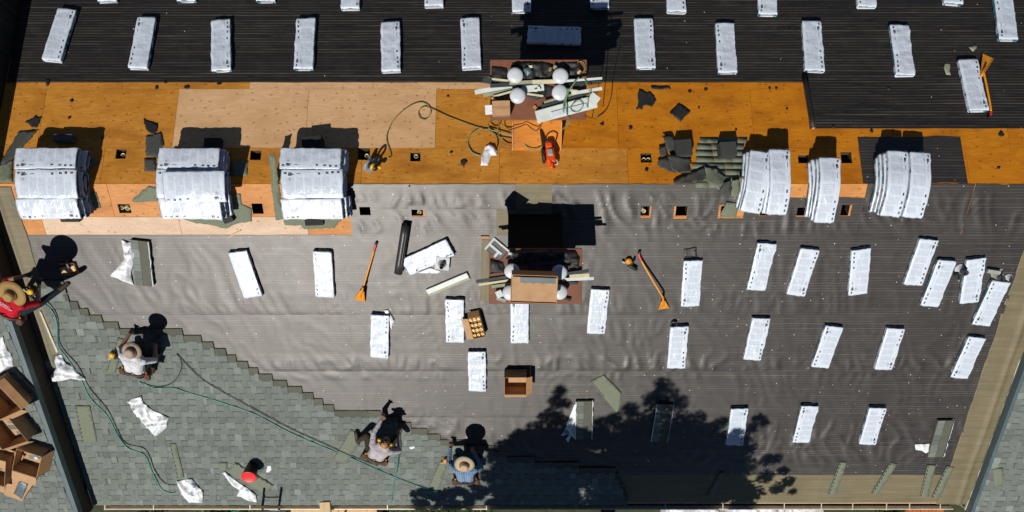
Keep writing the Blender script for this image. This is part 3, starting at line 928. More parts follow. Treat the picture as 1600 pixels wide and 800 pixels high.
# ------------------------------------------------------------------ shingle bundles
BW, BL, BT = 0.335, 0.965, 0.080
def section(w, t, r, n=3):
    """rounded rectangle, counter-clockwise from the bottom left, with u coordinate along the girth"""
    pts = []
    x1, z1 = w / 2, t
    def arc(cx, cz, a0, a1):
        for i in range(n + 1):
            a = a0 + (a1 - a0) * i / n
            pts.append((cx + r * math.cos(a), cz + r * math.sin(a)))
    arc(x1 - r, r, -math.pi / 2, 0)
    arc(x1 - r, z1 - r, 0, math.pi / 2)
    for i in range(1, 7):
        pts.append((x1 - r - (w - 2 * r) * i / 7, z1))
    arc(-x1 + r, z1 - r, math.pi / 2, math.pi)
    arc(-x1 + r, r, math.pi, 1.5 * math.pi)
    return pts

def bundle_mesh(seed, L=BL, w=BW, t=BT, flipu=False, flipv=False, path=None, wr=1.0):
    """printed sleeve, open at both ends; path(y, x, z) bends it"""
    rr = random.Random(seed)
    n = 26
    sec = section(w, t, 0.016)
    k = len(sec)
    vs = []; fs = []; uv = []
    rows = []
    ys = [-L/2 - 0.028] + [-L/2 + L * i / n for i in range(n + 1)] + [L/2 + 0.028]
    ys = [ys[0]] + ys + [ys[-1]]
    for j, y in enumerate(ys):
        end = j in (0, 1, len(ys)-2, len(ys)-1)
        inner = j in (0, len(ys)-1)
        for (x, z) in sec:
            q = Vector((x * 7 + seed * 3.1, y * 5, z * 7 + seed))
            d = noise.noise(q) * 0.0055 * wr
            top = z > t * 0.8
            if top:
                fold = 1 - abs(noise.noise(Vector((x * 5 + y * 4.5 + seed, y * 3.2 - x * 3, seed * 1.7)))) * 3
                d += 0.0045 * wr * max(0, fold) ** 2
                d -= 0.003 * noise.noise(Vector((seed, y * 2, 0)))
            nx_, nz_ = (x / (w/2)) ** 5, ((z - t/2) / (t/2)) ** 3
            px_, pz_, py_ = x + d * nx_, z + d * max(-0.2, nz_), y
            if z < t * 0.12: pz_ = max(pz_, 0.0005)
            if end:
                s_ = 0.90 if not inner else 0.84
                bow = 1 - (x / (w/2)) ** 2
                px_ *= 0.97 if not inner else 0.945
                pz_ = t/2 + (pz_ - t/2) * s_ * (0.82 + 0.22 * bow) - 0.004
                py_ = y + rr.uniform(-0.008, 0.008) + (0 if not inner else (0.018 if y < 0 else -0.018)) + 0.012 * noise.noise(Vector((x * 9, seed, y)))
                pz_ = max(0.002, pz_)
            p = Vector((px_, py_, pz_))
            vs.append(path(p) if path else p)
            u_ = 0.5 + x / w if z > t * 0.93 else (0.5 + x / w + (1 if x > 0 else -1) * (t - z) / w)
            v_ = 0.5 - y / L
            uv.append((1 - u_ if flipu else u_, 1 - v_ if flipv else v_))
    for j in range(len(ys) - 1):
        for i in range(k):
            i2 = (i + 1) % k
            fs.append((j*k+i, j*k+i2, (j+1)*k+i2, (j+1)*k+i))
    return mesh('sleeve', vs, fs, M['wrap'], True, uv=uv)

def stack_mesh(L, w, t, seed, path=None, name='shingle_pack', colr=None):
    """the shingles themselves: thin leaves, slightly out of line"""
    rr = random.Random(seed)
    b = MB(); n = 9
    for i in range(n):
        z0_, z1_ = t * i / n + 0.0006, t * (i + 1) / n - 0.0008
        dx, dy = rr.uniform(-.003, .003), rr.uniform(-.006, .006)
        segs = 8
        vs = []; fs = []
        for s_ in range(segs + 1):
            y = -L/2 + L * s_ / segs + dy
            for (x, z) in ((-w/2+dx, z0_), (w/2+dx, z0_), (w/2+dx, z1_), (-w/2+dx, z1_)):
                p = Vector((x, y, z)); vs.append(path(p) if path else p)
        for s_ in range(segs):
            for a in range(4):
                a2 = (a + 1) % 4
                fs.append((s_*4+a, s_*4+a2, (s_+1)*4+a2, (s_+1)*4+a))
        fs.append((3, 2, 1, 0)); fs.append(tuple(segs*4 + q for q in range(4)))
        c = rr.uniform(0.75, 1.2)
        b.add(vs, fs, tuple(q * c for q in (colr or HEAD)))
    return b.me(name, M['shingle'], tint=True)

SLEEVES = [bundle_mesh(i, flipu=bool(i & 1), flipv=bool(i & 2), wr=1.4 + 0.25 * (i % 5)) for i in range(12)]
PACKS = [stack_mesh(BL - 0.02, BW - 0.03, BT - 0.016, i) for i in range(4)]
bundle_n = 0
CHECK = []
def bundle(top, bot, label, group=None, h=BT, plane=0.0, var=None):
    """top, bot: the middles of the two short ends in the photo, on the upper face"""
    global bundle_n
    a = Vector(P(top[0], top[1], h + plane)); b = Vector(P(bot[0], bot[1], h + plane))
    d = a - b
    CHECK.append(d.length)
    c = (a + b) / 2
    rot = math.atan2(d.y, d.x) - math.pi / 2
    mw = roof_matrix(c.x, c.y, 0.0, rot)
    base = 0.014 if c.y < 0 else 0.012
    mw = mw @ Matrix.Translation((0, 0, base)) @ Matrix.Diagonal((1, min(1.06, max(0.86, d.length / 1.0)), 1, 1))
    root = empty('shingle_bundle', mw, label, 'shingle bundle', group)
    v = bundle_n if var is None else var
    o = obj('sleeve', SLEEVES[v % 12], root)
    p = obj('shingle_pack', PACKS[v % 4], root, Matrix.Translation((0, 0, 0.007)))
    bundle_n += 1
    return root

GN = 'wrapped bundles spaced along the black felt of the far slope'
LN = 'white wrapped bundle lying alone on black felt above the bare plywood'
GT = 'wrapped bundles in the far row cut by the picture edge'
LT = 'white bundle end in the farthest row on the black felt'
for (t, b_, lab) in [
    ((105,14),(80,94),'white shingle bundle slanting beside the dark left end of the black felt'),
    ((229,27),(215,106),'white shingle bundle on black felt with one deep crosswise crease'),
    ((345,31),(346,110),'white bundle on black felt above the left end of the pale plywood'), ((478,29),(474,107),'white bundle on black felt above the middle seam of the pale plywood'), ((610,34),(611,111),'white bundle on black felt above the right end of the pale plywood'), ((734,28),(737,106),'white shingle bundle on black felt left of the chimney shadow'),
    ((1005,29),(1010,106),'white shingle bundle on black felt right of the chimney shadow'), ((1132,36),(1137,113),'white bundle on black felt between the chimney shadow bundle and the upright roll'), ((1268,33),(1273,110),'white shingle bundle just above the upright black felt roll'),
    ((1405,39),(1415,117),'white bundle on black felt above the ridge pair of piles'), ((1512,93),(1530,172),'white shingle bundle with the orange shovel lying along it'), ((1566,-14),(1576,61),'white shingle bundle on black felt above the orange shovel')]:
    bundle(t, b_, lab or LN, None if lab else GN)
bundle((825, 53), (907, 56), 'shaded blue looking shingle bundle lying crosswise inside the chimney shadow')
for (u, v) in [(167,1),(291,1),(415,1),(547,13),(678,9),(815,18),(937,12),(1057,18),(1355,10),(1490,5)]:
    lab, grp = (LT, GT)
    if u == 937: lab, grp = 'shaded bundle end inside the chimney shadow at the farthest row', None
    if u == 815: lab, grp = 'bundle half covered by the edge of the chimney shadow in the farthest row', None
    bundle((u + (800 - u) * 0.012, v - 78), (u, v), lab, grp)
bundle((1197,-54),(1200,22),'crumpled bundle with loosely folded wrapping in the farthest row on black felt')

GS = 'wrapped bundles spaced over the dark felt of the near slope'
LS = 'white wrapped bundle lying alone on dark felt between chimney and tan strip'
for (t, b_, lab) in [
    ((371,393),(396,464),'tilted white bundle on grey felt near the stepped shingle edge'),
    ((503,393),(508,464),'upright white bundle on grey felt left of the long orange shovel'),
    ((594,492),(593,559),'white bundle on grey felt with a torn plastic flap at its far corner'),
    ((710,468),(711,535),'white bundle touching the open carton of nail coils'),
    ((745,549),(746,611),'white bundle below the open carton of nail coils'),
    ((812,466),(812,536),'white bundle partly under the brown cap of the near chimney'),
    ((938,452),(931,521),'white bundle on grey felt just right of the near chimney'),
    ((1083,407),(1078,478),'white bundle with a hole torn in its wrapping'),
    ((1062,510),(1056,575),'white bundle with a round black boot at its far corner'),
    ((1199,380),(1181,453),'white bundle on dark felt straight below the torn ridge stack'), ((1266,389),(1243,461),'slanting white bundle on dark felt below the narrow ridge pile'), ((1346,389),(1340,460),'nearly upright white bundle on dark felt below the ridge pair'),
    ((1452,374),(1426,445),'leftmost of the four bundles crowded beside the metal vent pipes'),
    ((1480,407),(1452,478),'white bundle with a small flue pipe against its far right edge'),
    ((1526,404),(1514,473),'white bundle standing between the two groups of vent pipes'),
    ((1564,440),(1532,508),'white bundle beside the tan strip with pipes at its far end'),
    ((1190,497),(1175,562),'white bundle in the middle row above the tree dappled one'), ((1304,510),(1281,574),'most slanted bundle of the middle row, teal print on its left flank'), ((1400,513),(1380,577),'white bundle in the middle row before the one beside the tan strip'),
    ((1527,527),(1498,590),'white bundle alone beside the tan strip, below the vent pipes'),
    ((1156,638),(1147,695),'white bundle dappled by the tree shadow on dark felt'),
    ((1266,634),(1251,691),'white bundle in the row nearest the eave, next to the dappled one'), ((1372,637),(1355,694),'white bundle in the row nearest the eave, above the slanting olive strips')]:
    bundle(t, b_, lab or LS, None if lab else GS)
bundle((634,418),(704,386),'white bundle lying crosswise with a square pipe flashing on it', var=3)
print('bundle lengths', [round(c, 2) for c in CHECK])

# stacks draped over the ridge
def ridge_pt(x, y, h):
    """rounded ridge profile, offset by h along its normal; y is arc length across the ridge"""
    c = 0.16
    z = -TN * (math.sqrt((y * CS) ** 2 + c * c) - c * 0.75)
    dz = -TN * (y * CS) / math.sqrt((y * CS) ** 2 + c * c)
    n = Vector((0, -dz, 1)).normalized()
    return Vector((x, y * CS, z)) + n * h
def draped(cx, cy, h, along_x, rot, seed, label, group, fu=None, L=BL):
    def path(p):
        X, Y = (p.y, p.x) if along_x else (p.x, p.y)
        if along_x: Y = -Y
        c, s_ = math.cos(rot), math.sin(rot)
        return ridge_pt(cx + X * c - Y * s_, cy + X * s_ + Y * c, h + p.z) - o0
    o0 = ridge_pt(cx, cy, h)
    root = empty('shingle_bundle', Matrix.Translation(o0), label, 'shingle bundle', group)
    obj('sleeve', bundle_mesh(seed + 40, L=L, wr=1.9, path=path, flipu=bool(seed & 1) if fu is None else fu, flipv=bool(seed & 2)), root)
    obj('shingle_pack', stack_mesh(L - 0.02, BW - 0.03, BT - 0.016, seed, path=lambda p: path(p + Vector((0, 0, 0.007)))), root)
    return root
LAYER = BT + 0.003
def rc(u, v, h):
    q = PZ(u, v, h)
    return q.x, q.y / CS
seed = 0
names = {0: 'the leftmost ridge stack', 1: 'the ridge stack below the pale plywood', 2: 'the ridge stack beside the yellow saw'}
for si, (u0, u1, top) in enumerate([(18, 118, [(0, .33), (0, 0), (0, -.335)]), (244, 346, [(0, .33), (0.02, 0.02), (0, -.335)]), (438, 533, [(0, .33), (0, 0), (0, -.335)])]):
    for L in range(4):
        h = 0.012 + L * LAYER
        cx, cy = rc((u0 + u1) / 2, 287, 0.33)
        for k, (dx, dy) in enumerate([(0, .342), (0, 0), (0, -.342)]):
            seed += 1
            jx = rnd.uniform(-.04, .04) + (0.05 * (L % 2) if L < 3 else 0)
            where = ['far side', 'ridge line', 'near side'][k]
            lay_n = ['bottom layer', 'second layer', 'third layer', 'top layer'][L]
            draped(cx + jx + dx, cy + dy + rnd.uniform(-.003, .003), h, True, rnd.uniform(-.014, .014), seed, '%s bundle, %s of %s' % (where, lay_n, names[si]), 'bundles stacked on the ridge', fu=(k == 1))
# one bundle laid higher on the second stack
seed += 1
cx, cy = rc(302, 290, 0.42)
draped(cx, cy - 0.01, 0.012 + 4 * LAYER, True, 0.01, seed, 'single bundle lying on top of the ridge stack below the pale plywood', None, fu=False)
for (u, v, n, rot, nm) in [(1186, 285, 3, -0.14, 'left pile of the torn ridge stack among grey green shingles'), (1219, 285, 4, -0.05, 'right pile of the torn ridge stack among grey green shingles'), (1296, 296, 4, 0.0, 'narrow ridge pile of four bundles'),
                         (1402, 288, 4, -0.06, 'left pile of the ridge pair on the felt patch'), (1437, 290, 4, -0.06, 'right pile of the ridge pair on the felt patch')]:
    for L in range(n):
        seed += 1
        cx, cy = rc(u, v, 0.3)
        draped(cx - 0.021 * (n - 1 - L) , cy + rnd.uniform(-.02, .02), 0.014 + L * LAYER, False, rot + rnd.uniform(-.03, .03), seed, '%s bundle of the %s' % (['lowest', 'second lowest', 'second highest' if n == 4 else 'top', 'top'][L], nm), 'bundles stacked on the ridge', L=0.875)
# ------------------------------------------------------------------ loose sheets, scraps and plastic
def tri_sheet(out, step, zf, thick, mat, name, jitter=0.3, smooth=True):
    """outline (local xy) -> triangulated sheet with height zf(x, y, edge distance) and thickness"""
    pts = [Vector(p) for p in out]
    # refine the border
    bd = []
    for a, b in zip(pts, pts[1:] + pts[:1]):
        n = max(1, int((b - a).length / step))
        for i in range(n): bd.append(a + (b - a) * i / n)
    xs = [p.x for p in bd]; ys = [p.y for p in bd]
    n0 = len(bd)
    rr = random.Random(int(abs(xs[0]) * 1000) + n0)
    inner = []
    def inside(q):
        c = False
        for a, b in zip(bd, bd[1:] + bd[:1]):
            if (a.y > q.y) != (b.y > q.y) and q.x < (b.x - a.x) * (q.y - a.y) / (b.y - a.y) + a.x: c = not c
        return c
    def edged(q):
        return min((q - a).length for a in bd)
    x = min(xs)
    while x < max(xs):
        y = min(ys)
        while y < max(ys):
            q = Vector((x + rr.uniform(-jitter, jitter) * step, y + rr.uniform(-jitter, jitter) * step))
            if inside(q) and edged(q) > step * 0.45: inner.append(q)
            y += step
        x += step
    allp = bd + inner
    ov, oe, of, _, _, _ = geometry.delaunay_2d_cdt(allp, [(i, (i + 1) % n0) for i in range(n0)], [], 1, 1e-5)
    nn = len(ov)
    z = [zf(p.x, p.y, edged(p)) for p in ov]
    vs = [(p.x, p.y, z[i] + thick) for i, p in enumerate(ov)] + [(p.x, p.y, z[i]) for i, p in enumerate(ov)]
    fs = []
    ecount = {}
    for f in of:
        f = list(f)
        a = sum(ov[f[i]].x * ov[f[(i+1) % len(f)]].y - ov[f[(i+1) % len(f)]].x * ov[f[i]].y for i in range(len(f)))
        if a < 0: f.reverse()
        fs.append(f); fs.append([i + nn for i in reversed(f)])
        for i in range(len(f)):
            e = (f[i], f[(i+1) % len(f)])
            ecount[e] = ecount.get(e, 0) + 1
    for (a, b) in list(ecount):
        if (b, a) not in ecount: fs.append((b, a, a + nn, b + nn))
    return mesh(name, vs, fs, M[mat], smooth)

def place_px(outline, h=0.0, plane=0.0):
    q = [P(u, v, h + plane) for u, v in outline]
    cx = sum(p[0] for p in q) / len(q); cw = sum(p[1] for p in q) / len(q)
    return cx, cw, [(p[0] - cx, p[1] - cw) for p in q]

def scrap(name, outline, mat, label=None, cat='scrap', group=None, h=0.014, thick=0.003, curl=0.012, step=0.05, plane=0.0, parent=None, seed=0.0, up=0.0, ragged=None):
    cx, cw, loc = place_px(outline, h, plane)
    if ragged is None: ragged = 0.016 if mat in ('dark_felt', 'old_shingle') or 'patch' in name or 'loose' in name else 0.0
    if ragged:
        fine = []
        for a, b in zip(loc, loc[1:] + loc[:1]):
            A, B = Vector(a), Vector(b); n = max(1, int((B - A).length / 0.028))
            for i in range(n):
                q = A + (B - A) * i / n; k = Vector((q.x * 23 + cx, q.y * 23 + cw, 0.5))
                fine.append((q.x + ragged * noise.noise(k), q.y + ragged * noise.noise(k + Vector((7, 7, 7)))))
        loc = fine
    zf = lambda x, y, e: max(0, curl * (0.5 + noise.noise(Vector((x * 4 + cx, y * 4 + cw, seed)))) * (1.0 if e > 0.02 else 1.2)) + up * y
    me = tri_sheet(loc, step, zf, thick, mat, name)
    mw = roof_matrix(cx, cw, h + plane)
    if parent is not None:
        o = obj(name, me, parent); o.matrix_basis = (SOUTH_M if parent is SOUTH else NORTH_M).inverted() @ mw
        return o
    o = obj(name, me, None, mw)
    return tag(o, label, cat, group)

def crumple(name, outline, height, label, cat='plastic wrap', group=None, mat='plastic', h=0.016, step=0.022, plane=0.0, seed=0.0, freq=4.6):
    cx, cw, loc = place_px(outline, h, plane)
    def zf(x, y, e):
        p = Vector((x * freq + seed * 3, y * freq, seed))
        q = Vector((noise.noise(p * 0.7), noise.noise(p * 0.7 + Vector((3, 3, 3))), 0))
        r = 1 - abs(noise.noise(p + q * 1.4)) * 2.4
        r2 = 1 - abs(noise.noise(p * 2.1 + q)) * 2.4
        k = min(1, 0.25 + e / 0.09)
        return height * k * (0.65 * max(0, r) ** 1.5 + 0.25 * max(0, r2) + 0.15 * (1 + noise.noise(p * 0.5)))
    me = tri_sheet(loc, step, zf, 0.002, mat, name, smooth=True)
    o = obj(name, me, None, roof_matrix(cx, cw, h + plane))
    return tag(o, label, cat, group)

# shreds of torn black felt on the plywood
for (pts, lab) in [
    ([(40,190),(50,186),(56,180),(60,184),(65,182),(61,193),(58,200),(50,199),(46,195)], 'torn scrap of black felt above the leftmost ridge stack'),
    ([(224,185),(231,188),(240,191),(247,193),(245,207),(240,211),(230,204),(227,196)], 'torn scrap of black felt left of the pale plywood'),
    ([(998,140),(1004,141),(1010,144),(1016,143),(1022,150),(1025,156),(1021,163),(1018,168),(1010,165),(1004,166),(1003,172),(999,170),(993,171),(997,162),(996,150)], 'large ragged black felt scrap on orange plywood'),
    ([(936,193),(943,190),(942,197)], 'tiny black triangle of felt beside the far chimney'),
    ([(720,252),(724,249),(730,252),(726,259),(724,262),(720,257)], 'small black felt shred beside the plastic bag on plywood'),
    ([(816,134),(846,135),(848,139),(834,140),(818,139)] , 'narrow black felt strip along the felt edge by the far chimney')]:
    if 'narrow' in lab: pts = [(u + 200, v) for u, v in pts]
    scrap('felt_scrap', pts, 'dark_felt', lab, 'felt scrap', 'torn felt scraps on the deck', h=0.006, curl=0.012, step=0.035)
scrap('felt_square', [(1046,177),(1060,162),(1069,168),(1078,175),(1070,183),(1063,191),(1055,184)], 'dark_felt', 'folded black felt square with a crease on orange plywood', 'felt scrap', None, h=0.006, thick=0.012, curl=0.02, step=0.04)
for pts in ([(72,124),(78,124),(77,131),(74,136),(72,131)], [(256,127),(262,127),(260,131),(257,131)], [(338,130),(347,130),(344,133),(340,133)], [(1385,136),(1392,136),(1390,142),(1387,140)], [(1200,137),(1204,137),(1203,143)], [(1210,137),(1215,137),(1213,142)]):
    scrap('felt_tatter', pts, 'dark_felt', h=0.012, curl=0.006, step=0.03, parent=NORTH)
for (pts, lab) in [([(1513,74),(1525,69),(1526,75),(1520,81)], 'small olive scrap on black felt above the shovel bundle'), ([(1476,99),(1485,100),(1483,112),(1485,118),(1478,117),(1474,107)], 'torn olive scrap on black felt left of the shovel bundle')]:
    scrap('shingle_scrap', pts, 'siding_olive', lab, 'scrap', None, h=0.014, thick=0.004, step=0.05)

# plain shingle strips lying about (back side up)
STR = [
    ([(117,634),(141,634),(152,690),(129,691)], 'olive starter strip beside the dark wall on the shingles', 0.046),
    ([(265,693),(275,692),(288,746),(277,748)], 'narrow olive strip above the crumpled plastic at the eave', 0.046),
    ([(184,527),(196,530),(180,583),(165,580)], 'olive shingle strip at the hand of the white shirted worker', 0.046),
    ([(548,670),(567,683),(541,724),(520,716)], 'pale green shingle strip at the hand of the grey shirted worker', 0.046),
    ([(690,713),(703,716),(687,761),(669,759)], 'olive shingle strip at the hand of the blue shirted worker', 0.046),
    ([(367,722),(428,758),(414,772),(356,736)], 'wide olive strip lying under the red bucket', 0.050),
    ([(342,722),(355,722),(355,734),(342,734)], 'short olive offcut beside the red bucket strip', 0.046),
    ([(1312,722),(1323,722),(1306,773),(1293,773)], 'first olive strip across the eave membrane out of the tree shade', 0.016),
    ([(1391,722),(1402,725),(1371,773),(1361,771)], 'strongly slanting olive strip across the eave membrane', 0.016),
    ([(1449,726),(1462,727),(1450,777),(1437,776)], 'olive strip second from the corner on the eave membrane', 0.016),
    ([(1479,728),(1491,729),(1468,778),(1455,778)], 'olive strip closest to the corner on the eave membrane', 0.016),
    ([(1124,738),(1133,738),(1114,776),(1104,775)], 'shaded olive strip on the eave membrane under the tree shadow', 0.016),
    ([(922,596),(943,586),(960,602),(971,614),(970,628),(967,640),(963,644),(943,620)], 'single pale green shingle turned over on the felt beside tree shadow', 0.018)]
for (pts, lab, hh) in STR:
    o = scrap('shingle_strip', pts, 'green_felt', lab, 'shingle strip', 'shingle strips lying loose', h=hh, thick=0.006, curl=0.006, step=0.07)
    # release dashes along one long edge
    a, b = Vector(P(*pts[0], hh)), Vector(P(*pts[-1], hh))
    if (a - b).length < 0.3: a, b = Vector(P(*pts[0], hh)), Vector(P(*pts[1], hh))
    d = MB(); n = 9; inv = o.matrix_basis.inverted()
    dr = (b - a).normalized(); cr = Vector((-dr.y, dr.x))
    ctr = sum((Vector(P(*q, hh)) for q in pts), Vector((0, 0))) / len(pts)
    if cr.dot(ctr - a) < 0: cr = -cr
    for i in range(n):
        q = a + (b - a) * ((i + 0.3) / n) + cr * 0.012
        e = q + dr * ((b - a).length / n * 0.5)
        X, Y, Z = frame(ctr.y)
        vs = [surf(p.x, p.y, hh + 0.0185) for p in (q, e, e + cr * 0.014, q + cr * 0.014)]
        d.add([inv @ v for v in vs], [(0, 1, 2, 3)])
    obj('sealant_dashes', d.me('sealant_dashes', M['black_rubber']), o)
tag(scrap('shingle_strip', [(1551,732),(1566,730),(1567,757),(1553,760)], 'green_felt', 'short olive strip lying on the right neighbouring roof', 'shingle strip', None, h=0.02, plane=0.12, thick=0.005, curl=0.02, step=0.06))
scrap('starter_strip', [(61,486),(64,486),(91,550),(88,551)], 'white_trim', 'white speckled edge strip along the tan membrane by the stepped shingles', 'edge strip', None, h=0.032, thick=0.003, curl=0.0, step=0.05)

# torn plastic wrappings
for (pts, hh, lab, hb, pl) in [
    ([(190,374),(200,378),(222,376),(214,400),(205,425),(209,445),(196,440),(172,430),(186,415),(195,404)], 0.11, 'torn white wrapping pulled off the opened bundle on grey felt', 0.02, 0),
    ([(88,555),(96,554),(104,567),(116,573),(118,580),(133,589),(134,594),(112,591),(98,594),(82,596),(80,586),(90,574),(86,564)], 0.13, 'crumpled white and teal plastic beside the dark neighbouring wall', 0.046, 0),
    ([(199,626),(221,618),(224,628),(238,640),(265,652),(262,658),(261,667),(246,680),(238,676),(220,655)], 0.12, 'shiny crumpled plastic sleeve alone on the shingles', 0.046, 0),
    ([(276,751),(300,747),(308,757),(318,768),(317,785),(296,785),(284,772)], 0.10, 'crumpled plastic sleeve at the eave below the narrow strip', 0.046, 0),
    ([(348,738),(352,736),(365,748),(376,756),(388,763),(400,772),(402,784),(388,782),(376,776),(370,775),(374,765),(362,757)], 0.08, 'torn plastic hanging from the strip under the red bucket', 0.048, 0),
    ([(758,230),(764,225),(772,229),(777,236),(776,244),(768,243),(762,259),(751,259),(752,246)], 0.10, 'small crumpled plastic bag on the plywood beside the hoses', 0.006, 0),
    ([(0,528),(6,524),(9,540),(19,555),(22,571),(12,573),(0,583),(-8,575)], 0.10, 'torn plastic on the left neighbouring roof behind the red shirt', 0.02, NB_H),
    ([(897,632),(903,628),(899,655),(898,686),(893,680),(888,691),(884,686),(890,678),(876,681),(884,668),(890,650)], 0.05, 'torn wrapping hanging off the opened bundle in tree shadow', 0.016, 0),
    ([(1429,694),(1455,693),(1453,706),(1446,708),(1440,704),(1430,702)], 0.06, 'scrap of plastic at the foot of the opened bundle by the tan strip', 0.016, 0),
    ([(600,485),(606,484),(611,492),(616,501),(613,508),(612,515),(608,508),(606,495)], 0.05, 'torn plastic flap sticking out of a bundle corner', 0.03, 0),
    ([(631,420),(640,428),(655,425),(672,418),(690,424),(684,427),(662,427),(650,426),(638,424)], 0.04, 'loose plastic edge under the crosswise bundle', 0.016, 0)]:
    crumple('plastic_wrapping', pts, hh, lab, 'plastic wrap', 'torn plastic wrappings', h=hb, plane=pl, seed=len(lab) * 0.37 + pts[0][0] * 0.01)
for (pts, lab) in [([(417,728),(424,727),(425,737),(416,738)], 'small white paper scrap on the shingles near the red bucket'), ([(639,698),(648,697),(650,702),(642,703)], 'small white paper scrap right of the grey shirted worker')]:
    crumple('paper_scrap', pts, 0.03, lab, 'paper scrap', None, h=0.036, seed=pts[0][0])

# opened bundles: bare shingles on show
def opened(top, bot, label, wrap_sides, seedv):
    a = Vector(P(*top, 0.07)); b = Vector(P(*bot, 0.07)); d = a - b; c = (a + b) / 2
    mw = roof_matrix(c.x, c.y, 0.016, math.atan2(d.y, d.x) - math.pi / 2)
    root = empty('opened_bundle', mw, label, 'shingle bundle', 'opened bundles showing their shingles')
    L = min(1.0, d.length)
    obj('shingle_pack', stack_mesh(L, 0.30, 0.056, seedv, colr=(0.14, 0.15, 0.10)), root)
    t = MB(); r = random.Random(seedv)
    y = -L / 2
    while y < L / 2 - 0.02:
        e = min(L / 2, y + r.uniform(0.1, 0.2)); k = r.uniform(0.8, 1.15)
        t.box(-0.148, -0.01, y + 0.002, e - 0.002, 0.057, 0.061, tuple(q * k for q in r.choice(COLS)))
        y = e
    t.box(-0.006, 0.148, -L / 2, L / 2, 0.057, 0.0605, HEAD)
    obj('top_shingle', t.me('top_shingle', M['shingle'], tint=True), root)
    for sx in wrap_sides:
        vs = []; fs = []; n = 22
        for i in range(n + 1):
            y = -L / 2 + L * i / n
            wv = 0.012 * noise.noise(Vector((y * 9, sx, seedv))) + 0.006 * noise.noise(Vector((y * 30, sx, seedv)))
            vs += [(sx * 0.152, y, 0.0), (sx * (0.166 + wv), y, 0.035), (sx * (0.172 + wv * 1.5), y, 0.066 + wv), (sx * (0.156 + wv), y, 0.069)]
        for i in range(n):
            for k in range(3):
                fs.append((i*4+k, i*4+k+1, (i+1)*4+k+1, (i+1)*4+k))
        obj('torn_sleeve', mesh('torn_sleeve', vs, fs, M['plastic'], True), root)
    return root
opened((913,627),(912,686), 'opened bundle with torn wrapping at the left edge of the tree shadow', (-1, 1), 1)
opened((1040,632),(1030,690), 'opened bundle wholly inside the dark tree shadow', (-1, 1), 2)
opened((1478,657),(1461,714), 'opened bundle of grey green shingles beside the tan strip', (1,), 3)
opened((217,376),(225,446), 'opened bundle on grey felt with its wrapping pulled aside', (1,), 4)

# ------------------------------------------------------------------ old shingles left under and around the ridge stacks
OLD = [
    [(0,258),(20,250),(20,285),(0,284)], [(0,256),(30,205),(60,203),(34,232),(14,256)], [(118,300),(150,300),(158,325),(122,326)],
    [(14,300),(22,322),(96,334),(74,339),(40,336),(18,322)], [(136,254),(148,247),(156,252),(144,263),(138,262)],
    [(207,313),(217,303),(232,291),(246,293),(246,314),(209,316)], [(352,303),(376,303),(378,320),(394,325),(393,346),(370,349),(354,357),(332,352),(300,347),(280,340),(300,334),(350,334)],
    [(363,252),(387,252),(386,275),(360,275)], [(228,213),(252,206),(256,226),(246,247),(228,243)], [(226,247),(244,247),(244,268),(226,268)],
    [(430,242),(441,240),(441,330),(532,334),(545,320),(548,326),(532,345),(522,356),(476,358),(470,352),(446,352),(443,342),(431,344),(424,290),(428,270)]]
for i, pts in enumerate(OLD):
    south = sum(p[1] for p in pts) / len(pts) > 290
    scrap('old_shingle_patch', pts, 'green_felt' if i not in (1, 8, 9) else 'old_shingle', h=0.004, thick=0.007, curl=0.004, step=0.06, parent=SOUTH if south else NORTH)
# field of grey green shingles between the torn stack and the plywood: laid row by row
rr = random.Random(5)
for k, v in enumerate(range(214, 290, 10)):
    u = 1086 + rr.uniform(-6, 2) + (8 if k in (0, 1) else 0)
    end = 1166 + rr.uniform(-4, 4)
    while u < end - 6:
        wd = rr.uniform(20, 32)
        e = min(end, u + wd)
        if not (k == 0 and 1100 < u < 1120):
            scrap('old_shingle', [(u + .3, v + .4 + rr.uniform(0, .8)), (e - .3, v + .4 + rr.uniform(0, .8)), (e - .3, v + 9.6), (u + .3, v + 9.6)], 'green_felt', h=0.006, thick=0.006, curl=0.0, step=0.12, parent=NORTH)
        u = e
# loose torn shingles heaped at its lower side
HEAP = [
    ([(1100,262),(1118,264),(1134,276),(1120,300),(1104,288)], 'green_felt', 0.06, 'grey green shingle tilted over the heap beside the torn stack'),
    ([(1052,284),(1076,272),(1100,262),(1108,270),(1096,286),(1072,290),(1054,290)], 'old_shingle', 0.05, 'dark torn shingle slumped on the ridge below the green field'),
    ([(1128,284),(1141,280),(1140,303),(1120,302)], 'old_shingle', 0.06, 'brown backed shingle lying over the ridge'),
    ([(1141,280),(1153,279),(1154,304),(1140,303)], 'green_felt', 0.065, 'pale green shingle end next to the brown backed one'),
    ([(1152,276),(1164,274),(1166,298),(1154,300)], 'green_felt', 0.06, 'short pale green shingle next to the torn stack'),
    ([(1040,245),(1078,250),(1077,274),(1062,272),(1048,268)], 'old_shingle', 0.09, 'folded dark shingle with a pale tape mark'),
    ([(1026,254),(1040,248),(1060,258),(1055,272),(1028,262)], 'old_shingle', 0.05, 'dark shingle lying left of the folded one'),
    ([(1028,233),(1040,230),(1043,244),(1033,247)], 'old_shingle', 0.04, 'small dark shingle at the left of the heap'),
    ([(1034,214),(1048,212),(1058,232),(1050,244),(1040,232)], 'old_shingle', 0.06, 'crumpled dark shingle at the upper left of the heap'),
    ([(1134,315),(1155,318),(1149,340),(1124,336)], 'green_felt', 0.03, 'grey green shingle half covering a vent opening'),
    ([(1068,389),(1087,386),(1089,400),(1069,402)], 'felt', 0.02, 'small square of felt lying above the torn bundle')]
